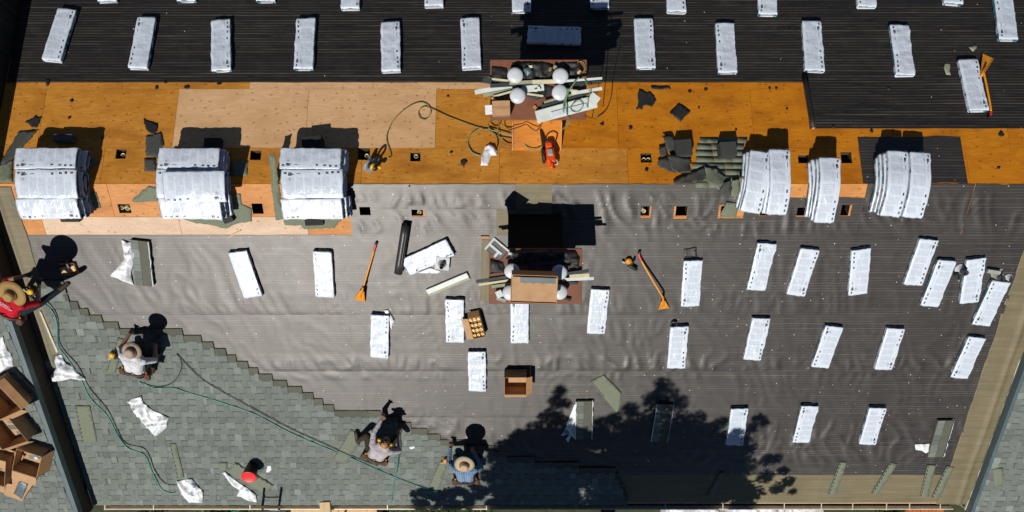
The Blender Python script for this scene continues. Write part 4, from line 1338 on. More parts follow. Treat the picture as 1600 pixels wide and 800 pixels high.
for (pts, mt, hh, lab) in HEAP:
    scrap('loose_shingle', pts, mt, lab, 'shingle', 'loose shingles heaped by the torn ridge stack' if 'felt' not in lab else None, h=hh * 0.35, thick=0.008, curl=hh, step=0.05, seed=hh)

def block(quad, hgt, label, group='short dark packs of shingles', col=(0.045, 0.044, 0.040), base=0.014):
    """short pack of shingles; quad = photo corners of its upper face"""
    q = [Vector(P(u, v, hgt + base)) for u, v in quad]
    c = sum(q, Vector((0, 0))) / 4
    ax = ((q[1] - q[0]) + (q[2] - q[3])) / 2; ay = ((q[0] - q[3]) + (q[1] - q[2])) / 2
    me = stack_mesh(ay.length, ax.length, hgt, int(quad[0][0]), name='shingle_pack_short', colr=col)
    o = obj('short_pack', me, None, roof_matrix(c.x, c.y, base, math.atan2(ax.y, ax.x)))
    return tag(o, label, 'shingle pack', group)
block([(471,214),(501,212),(503,232),(473,237)], 0.20, 'dark shingle pack just above the ridge stack beside the yellow saw')
block([(474,336),(505,334),(503,352),(477,352)], 0.05, 'dark shingle pack at the near foot of the ridge stack beside the yellow saw')
block([(92,333),(122,333),(122,347),(94,347)], 0.08, 'dark shingle pack at the near foot of the leftmost ridge stack')
block([(344,336),(360,330),(362,346),(350,350)], 0.09, 'dark shingle pack at the near corner of the second ridge stack')
block([(1055,218),(1080,218),(1083,240),(1058,243)], 0.16, 'left of the two dark packs on the grey green shingle field', col=(0.07, 0.07, 0.066))
block([(1125,222),(1151,222),(1151,241),(1126,243)], 0.18, 'right of the two dark packs on the grey green shingle field', col=(0.07, 0.07, 0.066))
block([(83,210),(112,210),(112,220),(84,220)], 0.12, 'pale topped pack standing in the shadow of the leftmost stack', col=(0.16, 0.15, 0.14))
block([(318,215),(344,215),(344,232),(319,232)], 0.10, 'dark pack in the shadow above the second ridge stack')

# ------------------------------------------------------------------ felt rolls
def roll(a, b, r, label, mat='roll'):
    A, B = Vector((*P(*a, r), 0)), Vector((*P(*b, r), 0))
    pa, pb = surf(A.x, A.y, r + 0.014), surf(B.x, B.y, r + 0.014)
    ax = (pb - pa); L = ax.length
    Zc = ax.normalized(); Nn = frame(A.y)[2]; Xc = Nn.cross(Zc).normalized(); Yc = Zc.cross(Xc)
    mw = mat4(pa, Xc, Yc, Zc)
    root = empty('felt_roll', mw, label, 'roll')
    m = MB(); n = 34
    prof = [(r, 0.0), (r * 1.01, L * 0.2), (r * 0.99, L * 0.5), (r * 1.01, L * 0.8), (r, L)]
    vs = []; fs = []
    turns = 3.2; steps = int(turns * n)
    for i in range(steps + 1):
        q = 2 * math.pi * i / n; rad = r - (r - 0.02) * (1 - i / steps)
        for (_, z) in prof:
            vs.append((rad * math.cos(q), rad * math.sin(q), z + 0.012 * (1 - i / steps)))
    k = len(prof)
    for i in range(steps):
        for j in range(k - 1):
            fs.append((i*k+j, (i+1)*k+j, (i+1)*k+j+1, i*k+j+1))
    m.add(vs, fs)
    o = obj('felt_layers', m.me('felt_layers', M[mat], True), root)
    sm = o.modifiers.new('t', 'SOLIDIFY'); sm.thickness = 0.004
    c = MB(); c.lathe([(0.018, -0.012), (0.024, -0.012), (0.024, L + 0.02), (0.018, L + 0.02), (0.018, -0.012)], 16)
    obj('core_tube', c.me('core_tube', M['cardboard'], True), root)
    return root
roll((634,350),(622,426), 0.082, 'dark felt roll standing slanted beside the crosswise bundle')
roll((1257,120),(1270,200), 0.055, 'black felt roll at the stepped edge of the far felt', 'felt_black')

# ------------------------------------------------------------------ cartons and boards
def carton(quad, hgt, label, flaps=(1, 1, 1, 1), content=None, base=0.014, plane=0.0, name='carton', cat='carton', group=None, inner='cardboard_in', flap_len=0.14):
    """open box; quad = photo corners (top-left, top-right, bottom-right, bottom-left) of its rim"""
    q = [Vector(P(u, v, hgt + base + plane)) for u, v in quad]
    c = sum(q, Vector((0, 0))) / 4
    ax = ((q[1] - q[0]) + (q[2] - q[3])) / 2; ay = ((q[0] - q[3]) + (q[1] - q[2])) / 2
    a, b = ax.length / 2, ay.length / 2
    root = empty(name, roof_matrix(c.x, c.y, base + plane, math.atan2(ax.y, ax.x)), label, cat, group)
    t = 0.006
    m = MB()
    m.box(-a, a, -b, b, 0, t)
    m.box(-a, a, -b, -b + t, t, hgt); m.box(-a, a, b - t, b, t, hgt)
    m.box(-a, -a + t, -b + t, b - t, t, hgt); m.box(a - t, a, -b + t, b - t, t, hgt)
    obj('box_body', m.me('box_body', M['cardboard']), root)
    for i, f in enumerate(flaps):
        if not f: continue
        ang = R(f if f > 1 else 35)
        fm = MB()
        ln = flap_len
        if i < 2:
            s_ = -1 if i == 0 else 1
            Mx = Matrix.Translation((0, s_ * b, hgt)) @ Matrix.Rotation(s_ * ang * -1, 4, 'X')
            fm.box(-a + .004, a - .004, (0.001 if s_ > 0 else -ln), (ln if s_ > 0 else -0.001), 0.001, t, M=Mx)
        else:
            s_ = -1 if i == 2 else 1
            Mx = Matrix.Translation((s_ * a, 0, hgt)) @ Matrix.Rotation(s_ * ang, 4, 'Y')
            fm.box((0.001 if s_ > 0 else -ln), (ln if s_ > 0 else -0.001), -b + .004, b - .004, 0.001, t, M=Mx)
        obj('flap', fm.me('flap', M['cardboard_in' if i % 2 else 'cardboard']), root)
    return root, a, b
# carton of nail coils
root, a, b = carton([(733,498),(752,494),(756,527),(738,530)], 0.17, 'open cardboard carton filled with brass nail coils', (0, 60, 20, 0), flap_len=0.13)
for i in range(3):
    for j in range(4):
        cm = MB(); cm.lathe([(0.0, 0.0), (0.030, 0.0), (0.032, 0.012), (0.030, 0.045), (0.018, 0.047), (0.012, 0.036), (0.0, 0.036)], 14)
        o = obj('nail_coil', cm.me('nail_coil', M['brass'], True), None, root.matrix_world @ Matrix.Translation((-a + a * 2 * (i + 0.5) / 3, -b + 2 * b * (j + 0.5) / 4, 0.10)))
        tag(o, 'brass nail coil packed in the open cardboard carton', 'nail coil', 'nail coils in the open carton')
lining = MB(); lining.box(-a + .008, a - .008, -b + .008, b - .008, 0.008, 0.099); obj('coil_tray', lining.me('coil_tray', M['cardboard_in']), root)
root, a, b = carton([(788,590),(823,590),(823,617),(788,617)], 0.28, 'empty open carton with its near flap lit, above the tree shadow', (35, 0, 0, 25), flap_len=0.11)
# cartons on the left neighbour's roof
carton([(-26,610),(10,598),(18,640),(-14,660)], 0.34, 'carton on the left neighbouring roof, farthest from the eave', (40, 0, 0, 40), plane=NB_H, base=0.02)
carton([(-14,665),(26,652),(30,690),(-10,704)], 0.30, 'carton on the left neighbouring roof in the middle of its group', (50, 0, 30, 0), plane=NB_H, base=0.02)
carton([(28,702),(70,716),(52,745),(16,734)], 0.26, 'carton on the left neighbouring roof close to the metal rake edge', (10, 0, 0, 70), plane=NB_H, base=0.02, flap_len=0.26)
carton([(-30,712),(12,722),(4,760),(-36,750)], 0.26, 'carton on the left neighbouring roof cut by the picture edge', (10, 0, 0, 0), plane=NB_H, base=0.02, flap_len=0.2)

def board(a, b, wd, th, h, mat, label, cat='board', group=None, name='board', z=None, tilt=0.0):
    """plank between two photo pixels; z = level height, otherwise on the roof at height h"""
    if z is not None:
        pa, pb = PZ(*a, z), PZ(*b, z); N = Vector((0, 0, 1))
    else:
        A, B = P(*a, h), P(*b, h); pa, pb = surf(*A, h), surf(*B, h); N = frame(A[1])[2]
    ax = pb - pa; L = ax.length; Xc = ax.normalized(); Yc = N.cross(Xc).normalized(); Zc = Xc.cross(Yc)
    m = MB(); m.bevbox(-L/2, L/2, -wd/2, wd/2, -th, 0, min(th, wd) * 0.12)
    o = obj(name, m.me(name, M[mat]), None, mat4((pa + pb) / 2, Xc, Yc, Zc) @ Matrix.Rotation(tilt, 4, 'X'))
    return tag(o, label, cat, group)
board((667,457),(731,430), 0.10, 0.05, 0.066, 'siding_white', 'long white strip box lying slanted on grey felt', 'strip box', name='strip_box')
ob = board((670,462),(734,435), 0.05, 0.03, 0.046, 'siding_olive', 'olive edge board lying along the white strip box', name='edge_board')
board((764,371),(751,371), 0.04, 0.02, 0.04, 'ply_orange', 'tiny orange wood block on the tan strip beside the near chimney', 'wood block', name='wood_block')
board((760,375),(757,470), 0.16, 0.004, 0.018, 'tan', 'narrow tan membrane strip left of the near chimney', 'membrane strip', name='membrane_offcut')
board((355,372),(376,360), 0.02, 0.012, 0.02, 'wood_edge', 'thin wood splinter at the felt edge below the second ridge stack', 'splinter', name='wood_splinter')

# junk on the chimney caps
G1 = 'offcuts heaped on the far chimney cap'
J1 = [((742,144),(800,134),.07,'siding_white'),((755,149),(812,138),.05,'siding_olive'),((757,122),(795,126),.03,'siding_cream'),((754,125),(768,127),.08,'siding_dark'),
      ((766,134),(842,129),.06,'siding_dark'),((770,151),(806,141),.03,'siding_cream'),((796,130),(853,126),.05,'siding_olive'),((832,128),(872,127),.06,'siding_cream'),((865,128),(941,122),.035,'siding_white'),
      ((870,134),(940,128),.05,'siding_dark'),((815,140),(850,136),.10,'siding_white'),((820,146),(849,150),.03,'siding_cream'),((846,166),(938,140),.04,'siding_dark'),((846,172),(912,154),.03,'siding_cream'),
      ((850,160),(930,138),.03,'siding_olive'),((893,146),(941,138),.05,'siding_white'),((875,140),(903,142),.03,'siding_cream'),((768,153),(776,157),.02,'wood_edge'),((850,163),(934,150),.05,'siding_dark'),((780,130),(838,127),.05,'siding_olive')]
dn = {'siding_white': 'white', 'siding_olive': 'olive', 'siding_cream': 'cream', 'siding_dark': 'dark', 'wood_edge': 'pale wood'}
for i, (a, b_, wd, mt) in enumerate(J1):
    board(a, b_, wd, 0.018, 0, mt, '%s siding offcut in the heap on the far chimney cap' % dn[mt], 'offcut', G1, 'siding_offcut', z=CAPZ + 0.045 + 0.012 * (i % 9))
m_ = board((838,183),(932,158), .19, 0.04, 0, 'siding_white', 'long white metal trough laid across the far chimney cap', 'trough', None, 'metal_trough', z=CAPZ + 0.10)
board((862,179),(917,165), .08, 0.02, 0, 'white_metal', 'bright white metal sheet lying in the trough', 'sheet', None, 'metal_sheet', z=CAPZ + 0.122)
board((921,150),(934,160), .16, 0.03, 0, 'siding_white', 'short pale piece on the end of the trough', 'offcut', None, 'siding_offcut', z=CAPZ + 0.14)
def zbox(px, z0_, z1_, mat, name, label, cat, rot=0.0, seam=True):
    a = PZ(px[0], px[3], z1_); b = PZ(px[1], px[2], z1_)
    cx, cy = (a.x + b.x) / 2, (a.y + b.y) / 2
    hx, hy = (b.x - a.x) / 2, (b.y - a.y) / 2
    root = empty(name, Matrix.Translation((cx, cy, z0_)) @ Matrix.Rotation(rot, 4, 'Z'), label, cat)
    m = MB(); m.bevbox(-hx, hx, -hy, hy, 0, z1_ - z0_, 0.004); obj('box_body', m.me('box_body', M[mat]), root)
    if seam:
        t = MB(); t.box(-hx - .001, hx + .001, -0.02, 0.02, (z1_ - z0_) * 0.4, z1_ - z0_ + 0.002); obj('tape', t.me('tape', M['cardboard_in']), root)
    return root
zbox((769,797,157,180), CAPZ + 0.003, CAPZ + 0.22, 'cardboard', 'closed_carton', 'small closed carton on the corner of the far chimney cap', 'carton', 0.03)
zbox((758,769,164,179), CAPZ + 0.14, CAPZ + 0.145, 'plastic', 'paper_label', 'white and blue printed packet sticking out beside the small carton', 'packet', 0.05, False)
board((834,165),(846,180), .05, 0.02, 0, 'ply_orange', 'orange wood wedge on the far chimney cap', 'wood wedge', None, 'wood_wedge', z=CAPZ + 0.03)

# near chimney: cardboard tray tipped over the flues, offcuts, tilted case
G2 = 'offcuts heaped on the near chimney cap'
J2 = [((744,440),(792,433),.05,'siding_dark'),((748,445),(795,438),.035,'siding_cream'),((768,448),(800,444),.05,'siding_olive'),((878,437),(928,435),.05,'siding_white'),((890,432),(921,430),.06,'siding_cream'),
      ((885,428),(920,423),.05,'siding_dark'),((830,414),(890,408),.05,'siding_dark'),((825,420),(890,418),.06,'siding_dark'),((765,430),(786,427),.04,'brown_metal'),((880,441),(903,443),.04,'siding_dark'),((876,464),(892,469),.035,'black_rubber'),((776,466),(790,470),.05,'grey_metal')]
for i, (a, b_, wd, mt) in enumerate(J2):
    board(a, b_, wd, 0.018, 0, mt, '%s offcut in the heap on the near chimney cap' % dn.get(mt, 'small metal'), 'offcut', G2, 'siding_offcut', z=CAPZ + 0.03 + 0.010 * (i % 8))
pa = PZ(834.5, 452, CAPZ + 0.48)
tray_m = Matrix.Translation(pa) @ Matrix.Rotation(R(9), 4, 'X') @ Matrix.Rotation(R(-2), 4, 'Z')
tray = empty('cardboard_tray', tray_m, 'cardboard tray with a bright cut-out, tipped over the near chimney flues', 'carton')
hx, hy = 36 / 104.0, 22 / 104.0
tm_ = MB(); tm_.box(-hx, hx, -hy, hy * 0.86, -0.02, -0.012); obj('tray_bottom', tm_.me('tray_bottom', M['cardboard']), tray)
rim = MB()
rim.box(-hx, hx, -hy - .006, -hy, -0.02, 0.012); rim.box(-hx - .006, -hx, -hy, hy, -0.02, 0.012); rim.box(hx, hx + .006, -hy, hy, -0.02, 0.012)
rim.box(-hx, hx, hy, hy + 0.008, -0.26, 0.0); rim.box(-hx + 0.01, hx - 0.01, -hy + 0.02, -hy + 0.028, -0.24, -0.02); rim.box(-hx + 0.004, -hx + 0.01, -hy + 0.03, hy, -0.24, -0.02); rim.box(hx - 0.01, hx - 0.004, -hy + 0.03, hy, -0.24, -0.02)
obj('tray_rim', rim.me('tray_rim', M['cardboard']), tray)
wnd = MB(); wnd.box(-hx * 0.62, hx * 0.93, hy * 0.45, hy * 0.84, -0.0115, -0.0085); obj('cut_out_film', wnd.me('cut_out_film', M['metal_trim']), tray)
for fx in (-0.42, -0.05, 0.36):
    l_ = MB(); l_.lathe([(0.0, 0.0), (0.028, 0.0), (0.028, 0.006), (0.0, 0.006)], 14, M=Matrix.Translation((hx * fx, hy * 0.42, -0.010)) @ Matrix.Diagonal((1, 0.6, 1, 1)))
    obj('finger_hole_tab', l_.me('finger_hole_tab', M['cardboard_in']), tray)
cs_m = Matrix.Translation(PZ(776, 391, CAPZ + 0.12)) @ Matrix.Rotation(R(-40), 4, 'Z') @ Matrix.Rotation(R(12), 4, 'X')
case = empty('tool_case', cs_m, 'black open tool case with a grey rim leaning on the near chimney', 'tool case')
cm = MB(); cm.bevbox(-0.15, 0.15, -0.11, 0.11, -0.16, -0.02, 0.01); obj('case_body', cm.me('case_body', M['black_rubber']), case)
cr_ = MB()
cr_.box(-0.16, 0.16, 0.10, 0.13, -0.02, 0.005); cr_.box(-0.16, -0.13, -0.11, 0.10, -0.02, 0.005); cr_.box(-0.13, 0.10, -0.02, 0.02, -0.02, 0.0); cr_.box(0.02, 0.06, -0.11, -0.02, -0.02, 0.0)
obj('case_rim', cr_.me('case_rim', M['grey_metal']), case)
lt = MB(); lt.box(-0.02, 0.02, 0.108, 0.125, 0.005, 0.012); obj('latch', lt.me('latch', M['white_metal']), case)
zbox((775,785,454,465), CAPZ + 0.02, CAPZ + 0.10, 'siding_white', 'paint_can_box', 'small white pack on the corner of the near chimney cap', 'pack', 0.4, False)

# black crumpled sheets standing in for shade, and small rubbish, on both chimney caps
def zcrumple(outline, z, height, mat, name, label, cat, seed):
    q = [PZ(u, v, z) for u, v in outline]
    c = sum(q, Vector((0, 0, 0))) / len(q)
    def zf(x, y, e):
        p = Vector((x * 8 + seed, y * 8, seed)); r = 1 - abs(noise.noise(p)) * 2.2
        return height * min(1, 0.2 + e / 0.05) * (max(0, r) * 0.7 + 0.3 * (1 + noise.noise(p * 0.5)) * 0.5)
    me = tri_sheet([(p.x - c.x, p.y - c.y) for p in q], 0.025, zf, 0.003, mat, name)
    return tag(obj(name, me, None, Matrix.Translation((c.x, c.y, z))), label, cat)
zcrumple([(800,99),(838,96),(862,100),(868,112),(860,126),(836,128),(818,128),(800,126),(795,112)], CAPZ + 0.004, 0.10, 'dark_felt', 'shade_wad', 'black wad added as shade between the flues of the far chimney', 'felt scrap', 1.0)
zcrumple([(884,98),(904,97),(912,108),(908,124),(890,128),(880,118)], CAPZ + 0.004, 0.08, 'dark_felt', 'shade_wad', 'black wad added as shade at the right end of the far chimney cap', 'felt scrap', 2.0)
zcrumple([(768,104),(792,106),(794,120),(790,130),(768,134)], CAPZ + 0.004, 0.07, 'dark_felt', 'shade_wad', 'black wad added as shade at the left end of the far chimney cap', 'felt scrap', 3.0)
zcrumple([(806,131),(845,130),(866,136),(860,150),(838,156),(820,150),(824,140)], CAPZ + 0.004, 0.05, 'dark_felt', 'shade_wad', 'black wad added as shade under the offcuts of the far chimney', 'felt scrap', 4.0)
zcrumple([(806,392),(850,390),(898,392),(906,402),(904,420),(886,414),(862,418),(830,416),(806,412),(790,404)], CAPZ + 0.004, 0.10, 'dark_felt', 'shade_wad', 'large black heap added as shade on the far half of the near chimney cap', 'felt scrap', 5.0)
zcrumple([(766,404),(786,410),(790,424),(778,430),(766,424)], CAPZ + 0.004, 0.07, 'dark_felt', 'shade_wad', 'small black heap added as shade at the left end of the near chimney cap', 'felt scrap', 6.0)
zcrumple([(816,108),(826,104),(832,112),(824,120)], CAPZ + 0.10, 0.05, 'metal_trim', 'blue_rag', 'dull blue rag between the flues of the far chimney', 'rag', 7.0)
for k, (u, v, mt) in enumerate([(829,104,'siding_cream'),(860,108,'brass'),(868,104,'siding_olive'),(905,112,'wood_edge'),(842,138,'siding_white'),(838,141,'siding_white'),(788,387,'brass'),(797,396,'siding_white'),(800,398,'metal_trim'),(778,462,'siding_white')]):
    q = PZ(u, v, CAPZ + 0.10); m = MB(); m.bevbox(-0.03, 0.03, -0.02, 0.02, -0.09, 0.0, 0.005)
    tag(obj('small_offcut', m.me('small_offcut', M[mt]), None, Matrix.Translation(q) @ Matrix.Rotation(k * 1.3, 4, 'Z') @ Matrix.Rotation(0.15, 4, 'X')), 'small %s block among the rubbish on the %s chimney cap' % (dn.get(mt, {'brass': 'brass', 'metal_trim': 'blue grey'}.get(mt)), 'far' if v < 300 else 'near'), 'offcut', 'small blocks on the chimney caps')
# flattened cardboard and cans among the neighbour's cartons
for (pts, lab) in [([(14,742),(48,738),(58,748),(36,782),(8,772)], 'flattened cardboard with a blue film on the left neighbouring roof'), ([(-10,690),(20,700),(40,712),(20,736),(-12,724)], 'dark cardboard sheet between the cartons on the left neighbouring roof')]:
    scrap('cardboard_sheet', pts, 'cardboard', lab, 'cardboard', None, h=0.05, plane=NB_H, thick=0.006, curl=0.05, step=0.08)
scrap('film_sheet', [(32,750),(46,752),(36,778),(22,770)], 'metal_trim', 'blue film lying on the flattened cardboard', 'film', None, h=0.075, plane=NB_H, thick=0.004, curl=0.05, step=0.06)
for k, (u, v) in enumerate([(54,706),(62,712),(58,714)]):
    x, w = P(u, v, NB_H + 0.1); m = MB(); m.lathe([(0.0, 0.0), (0.04, 0.0), (0.042, 0.005), (0.042, 0.10), (0.036, 0.108), (0.0, 0.106)], 16)
    tag(obj('can', m.me('can', M['white_metal' if k != 1 else 'metal_trim'], True), None, roof_matrix(x, w, NB_H + 0.03)), 'small metal can beside the cartons near the metal rake edge', 'can', 'cans by the cartons')
# ------------------------------------------------------------------ hoses and cables
def hose(pts, r, mat, label, h=0.03, group=None, cat='hose', name='air_hose', z=None, plane=0.0):
    q = []
    for i, p in enumerate(pts):
        if len(p) == 3 and p[2] is not None:
            q.append(PZ(p[0], p[1], p[2] + (0.12 if p[2] > 0.7 else 0)))
        else:
            hh = h + plane
            q.append(surf(*P(p[0], p[1], hh), hh + 0.004 * noise.noise(Vector((i * 0.9, p[0], 0)))))
    c = catmull(q, 7)
    o0 = c[0].copy()
    m = MB(); m.tube([p - o0 for p in c], r, 7)
    o = obj(name, m.me(name, M[mat], True), None, Matrix.Translation(o0))
    return tag(o, label, cat, group)
HB = 0.052
hose([(62,470),(80,484),(89,505),(91,540),(104,558),(125,590),(141,622),(168,650),(184,680),(200,700),(226,711),(237,735),(252,763),(266,770),(274,769)], 0.010, 'teal_hose', 'teal air hose running down the shingles from the red shirted worker', HB)
hose([(70,468),(82,480),(91,500),(92,530),(101,548),(122,572),(140,606),(168,640),(182,668),(196,692),(228,703),(242,735),(258,755),(276,758)], 0.008, 'black_hose', 'black cable running beside the teal hose on the shingles', HB)
hose([(224,598),(240,606),(270,606),(290,612),(350,630),(400,648),(450,674),(500,696),(550,716),(600,738),(650,758),(690,770)], 0.009, 'teal_hose', 'long teal air hose crossing the shingles between two workers', HB)
hose([(276,553),(310,588),(345,611),(400,641),(450,668),(500,691),(550,713),(590,728)], 0.008, 'black_hose', 'long black hose crossing the shingles between two workers', HB + 0.012)
hose([(277,552),(284,572),(272,596),(250,604),(226,600),(218,596)], 0.008, 'black_hose', 'black hose loop behind the white shirted worker', HB)
hose([(612,702),(620,706),(622,715),(619,740),(614,765),(612,784)], 0.010, 'teal_hose', 'teal hose hanging over the eave below the grey shirted worker', HB)
hose([(616,687),(624,687),(627,695),(624,716),(620,738)], 0.008, 'black_hose', 'short black cable beside the grey shirted worker', HB)
hose([(606,247),(611,243),(604,215),(615,188),(638,167),(657,160),(670,166),(673,176),(666,186),(657,185),(654,175),(662,167),(675,170),(700,182),(740,197),(762,203),(780,213),(800,217)], 0.0075, 'olive_hose', 'olive cord with a loop on the pale plywood, leading to the saw', 0.022)
hose([(762,201),(800,212),(830,214),(856,211),(875,203),(890,192,.55),(886,178,.84),(884,160,.9),(890,140,.9),(905,120,.9)], 0.010, 'green_hose', 'pale green hose drooping from the far chimney cap', 0.05)
hose([(752,199),(736,210),(731,224),(738,238),(750,243)], 0.009, 'green_hose', 'pale green hose curve around the small plastic bag', 0.022)
hose([(754,201),(768,203),(776,212),(778,224),(774,236)], 0.009, 'black_hose', 'dark hose curve beside the small plastic bag', 0.022)
hose([(781,187),(766,190),(763,198),(770,204),(778,200),(780,190)], 0.009, 'olive_hose', 'small olive hose coil at the foot of the far chimney', 0.10)
hose([(778,205),(779,215),(786,225),(796,229),(806,222),(806,214),(798,205),(786,195),(776,186,.5),(772,178,.76)], 0.009, 'olive_hose', 'olive hose loop hanging off the far chimney cap', 0.07)
hose([(815,211),(818,222),(826,232),(836,234),(850,226),(862,218),(876,205),(888,192,.6),(880,172,.86),(884,150,.88),(888,138,.9)], 0.009, 'green_hose', 'green hose swinging in front of the far chimney', 0.07)
hose([(796,203),(812,198),(822,194),(830,200),(838,204),(846,196)], 0.008, 'black_hose', 'black cable crumpled on the far chimney saddle', 0.32)
hose([(892,168,.84),(898,160,.84),(906,158,.84),(911,166,.84),(904,174,.84),(895,174,.84),(891,168,.84)], 0.007, 'green_hose', 'green hose ring lying on the white trough', 0.9)
hose([(912,120,.86),(918,134,.9),(922,146,.9),(918,165,.86),(930,180,.3),(936,187,-.1)], 0.007, 'green_hose', 'thin green hose over the right side of the far chimney', 0.9)
hose([(900,103,.72),(905,96,.72),(912,98,.72),(914,108,.72),(906,116,.72),(902,112,.72)], 0.008, 'olive_hose', 'pale hose ring on the far corner of the chimney cap', 0.9)
hose([(969,72),(962,100),(957,130),(955,150),(948,170),(936,181),(925,184),(915,181,.75)], 0.007, 'black_hose', 'thin black cable from the far chimney up the black felt', 0.02)
hose([(372,796,-3.0),(368,788,-2.4),(362,783,-2.3),(358,790,-2.5),(362,798,-2.6),(372,797,-2.6),(380,790,-2.4),(376,783,-2.3),(368,786,-2.3)], 0.010, 'teal_hose', 'teal hose coil hooked on the gutter beside the ladder', 0.05)
hose([(612,784),(612,790,-2.45),(622,796,-2.7),(634,797,-2.8)], 0.010, 'teal_hose', 'end of the teal hose dropping off the eave', 0.05)

# ------------------------------------------------------------------ roofing shovels
def shovel(grip, head, hg, hh, label, face, bent=None):
    """grip, head: photo pixels of the two ends of the shaft; face: direction of the blade from the head pixel"""
    G = surf(*P(*grip, hg), hg); Hd = surf(*P(*head, hh), hh); Fp = surf(*P(*face, 0.03), 0.03)
    o0 = G.copy(); root = empty('roofing_shovel', Matrix.Translation(o0), label, 'shovel', 'roofing shovels')
    pts = [G] + ([surf(*P(*b, h_), h_) for (b, h_) in bent] if bent else []) + [Hd]
    c = [p - o0 for p in (catmull(pts, 6) if bent else [G, Hd])]
    def cut(t0, t1):
        n = 14; out = []
        tot = [0]
        for a, b in zip(c, c[1:]): tot.append(tot[-1] + (b - a).length)
        for i in range(n + 1):
            s_ = (t0 + (t1 - t0) * i / n) * tot[-1]
            for k in range(len(c) - 1):
                if s_ <= tot[k+1] + 1e-9:
                    f = (s_ - tot[k]) / max(1e-9, tot[k+1] - tot[k]); out.append(c[k] + (c[k+1] - c[k]) * f); break
        return out
    m = MB(); m.tube(cut(0.13, 1.0), 0.0175, 10); obj('shaft', m.me('shaft', M['yellow'], True), root)
    m = MB(); m.tube(cut(0.03, 0.14), 0.022, 10); obj('grip', m.me('grip', M['red'], True), root)
    m = MB(); m.tube(cut(0.0, 0.04), 0.024, 10); obj('grip_cap', m.me('grip_cap', M['black_rubber'], True), root)
    # blade: toothed trapezoid
    f = (Fp - Hd); L = f.length; Yc = f.normalized(); N = frame(P(*head)[1])[2]
    Xc = Yc.cross(N).normalized(); Zc = Xc.cross(Yc)
    Mx = mat4(Hd - o0, Xc, Yc, Zc)
    b = MB(); n = 9; top = []; bot = []
    w0, w1 = 0.030, 0.098
    outl = [(-w0, 0), (w0, 0), (w1, L)]
    for i in range(2 * n - 1):
        x = w1 - 2 * w1 * (i + 1) / (2 * n)
        outl.append((x, L - (0.022 if i % 2 == 0 else 0)))
    outl.append((-w1, L))
    k = len(outl)
    vs = [Mx @ Vector((x, y, 0.004)) for x, y in outl] + [Mx @ Vector((x, y, -0.002)) for x, y in outl]
    ctr_t, ctr_b = Mx @ Vector((0, L * 0.45, 0.004)), Mx @ Vector((0, L * 0.45, -0.002))
    vs += [ctr_t, ctr_b]
    fs = [(2*k, i, (i+1) % k) for i in range(k)] + [(2*k+1, k + (i+1) % k, k + i) for i in range(k)] + [(i, k+i, k+(i+1) % k, (i+1) % k) for i in range(k)]
    b.add(vs, fs)
    for sx in (-1, 1):
        b.tube([Mx @ Vector((sx * w0, 0, 0.006)), Mx @ Vector((sx * w1 * 0.97, L * 0.96, 0.008))], 0.008, 6)
    obj('blade', b.me('blade', M['orange']), root)
    s_ = MB(); s_.tube([Mx @ Vector((0, -0.10, 0.004)), Mx @ Vector((0, 0.0, 0.012)), Mx @ Vector((0, L * 0.55, 0.014))], [0.021, 0.022, 0.012], 10); obj('socket', s_.me('socket', M['orange'], True), root)
    fu = MB(); fu.tube([Mx @ Vector((-0.05, L * 0.25, -0.004)), Mx @ Vector((-0.02, L * 0.2, -0.05)), Mx @ Vector((0.02, L * 0.2, -0.05)), Mx @ Vector((0.05, L * 0.25, -0.004))], 0.008, 6); obj('fulcrum', fu.me('fulcrum', M['dark_metal'], True), root)
    return root
shovel((588,379), (566,454), 0.05, 0.14, 'orange roofing shovel with red grip beside the dark felt roll', (562,470))
shovel((1000,393), (1036,470), 0.06, 0.08, 'bent yellow roofing shovel right of the near chimney', (1037,483), bent=[((1001,405), 0.07), ((1033,460), 0.17), ((1036,466), 0.14)])
shovel((1545,184), (1535,113), 0.04, 0.09, 'orange shovel lying along a bundle on the black felt', (1544,87), bent=[((1548,170), 0.045), ((1538,118), 0.08)])

# ------------------------------------------------------------------ power tools
def tool_root(u, v, rot, name, label, cat, h=0.014, plane=0.0):
    x, w = P(u, v, h + plane)
    return empty(name, roof_matrix(x, w, h + plane, rot), label, cat)
def part(root, name, mat, fn, smooth=False):
    m = MB(); fn(m); return obj(name, m.me(name, M[mat], smooth), root)
# yellow circular saw
r_ = tool_root(584, 261, R(-30), 'circular_saw', 'black and yellow circular saw on the plywood next to an open vent hole', 'saw', 0.004)
part(r_, 'shoe', 'grey_metal', lambda m: m.box(-0.16, 0.02, -0.13, 0.13, 0.0, 0.006))
part(r_, 'blade_guard', 'grey_metal', lambda m: m.lathe([(0.0, -0.018), (0.105, -0.018), (0.112, -0.01), (0.112, 0.01), (0.105, 0.018), (0.0, 0.018)], 24, M=Matrix.Translation((-0.07, -0.03, 0.10)) @ Matrix.Rotation(R(90), 4, 'Y')), True)
part(r_, 'motor', 'black_rubber', lambda m: m.lathe([(0.0, -0.01), (0.055, -0.01), (0.06, 0.02), (0.055, 0.13), (0.04, 0.15), (0.0, 0.15)], 18, M=Matrix.Translation((-0.05, -0.02, 0.10)) @ Matrix.Rotation(R(90), 4, 'Y')), True)
part(r_, 'motor_band', 'tool_yellow', lambda m: m.lathe([(0.058, 0.0), (0.063, 0.0), (0.063, 0.045), (0.058, 0.045)], 18, M=Matrix.Translation((0.0, -0.02, 0.10)) @ Matrix.Rotation(R(90), 4, 'Y')), True)
part(r_, 'rear_handle', 'black_rubber', lambda m: m.tube(catmull([(-0.02, 0.02, 0.12), (0.0, 0.06, 0.20), (0.03, 0.13, 0.20), (0.04, 0.17, 0.12), (0.02, 0.10, 0.07)], 5), 0.018, 8), True)
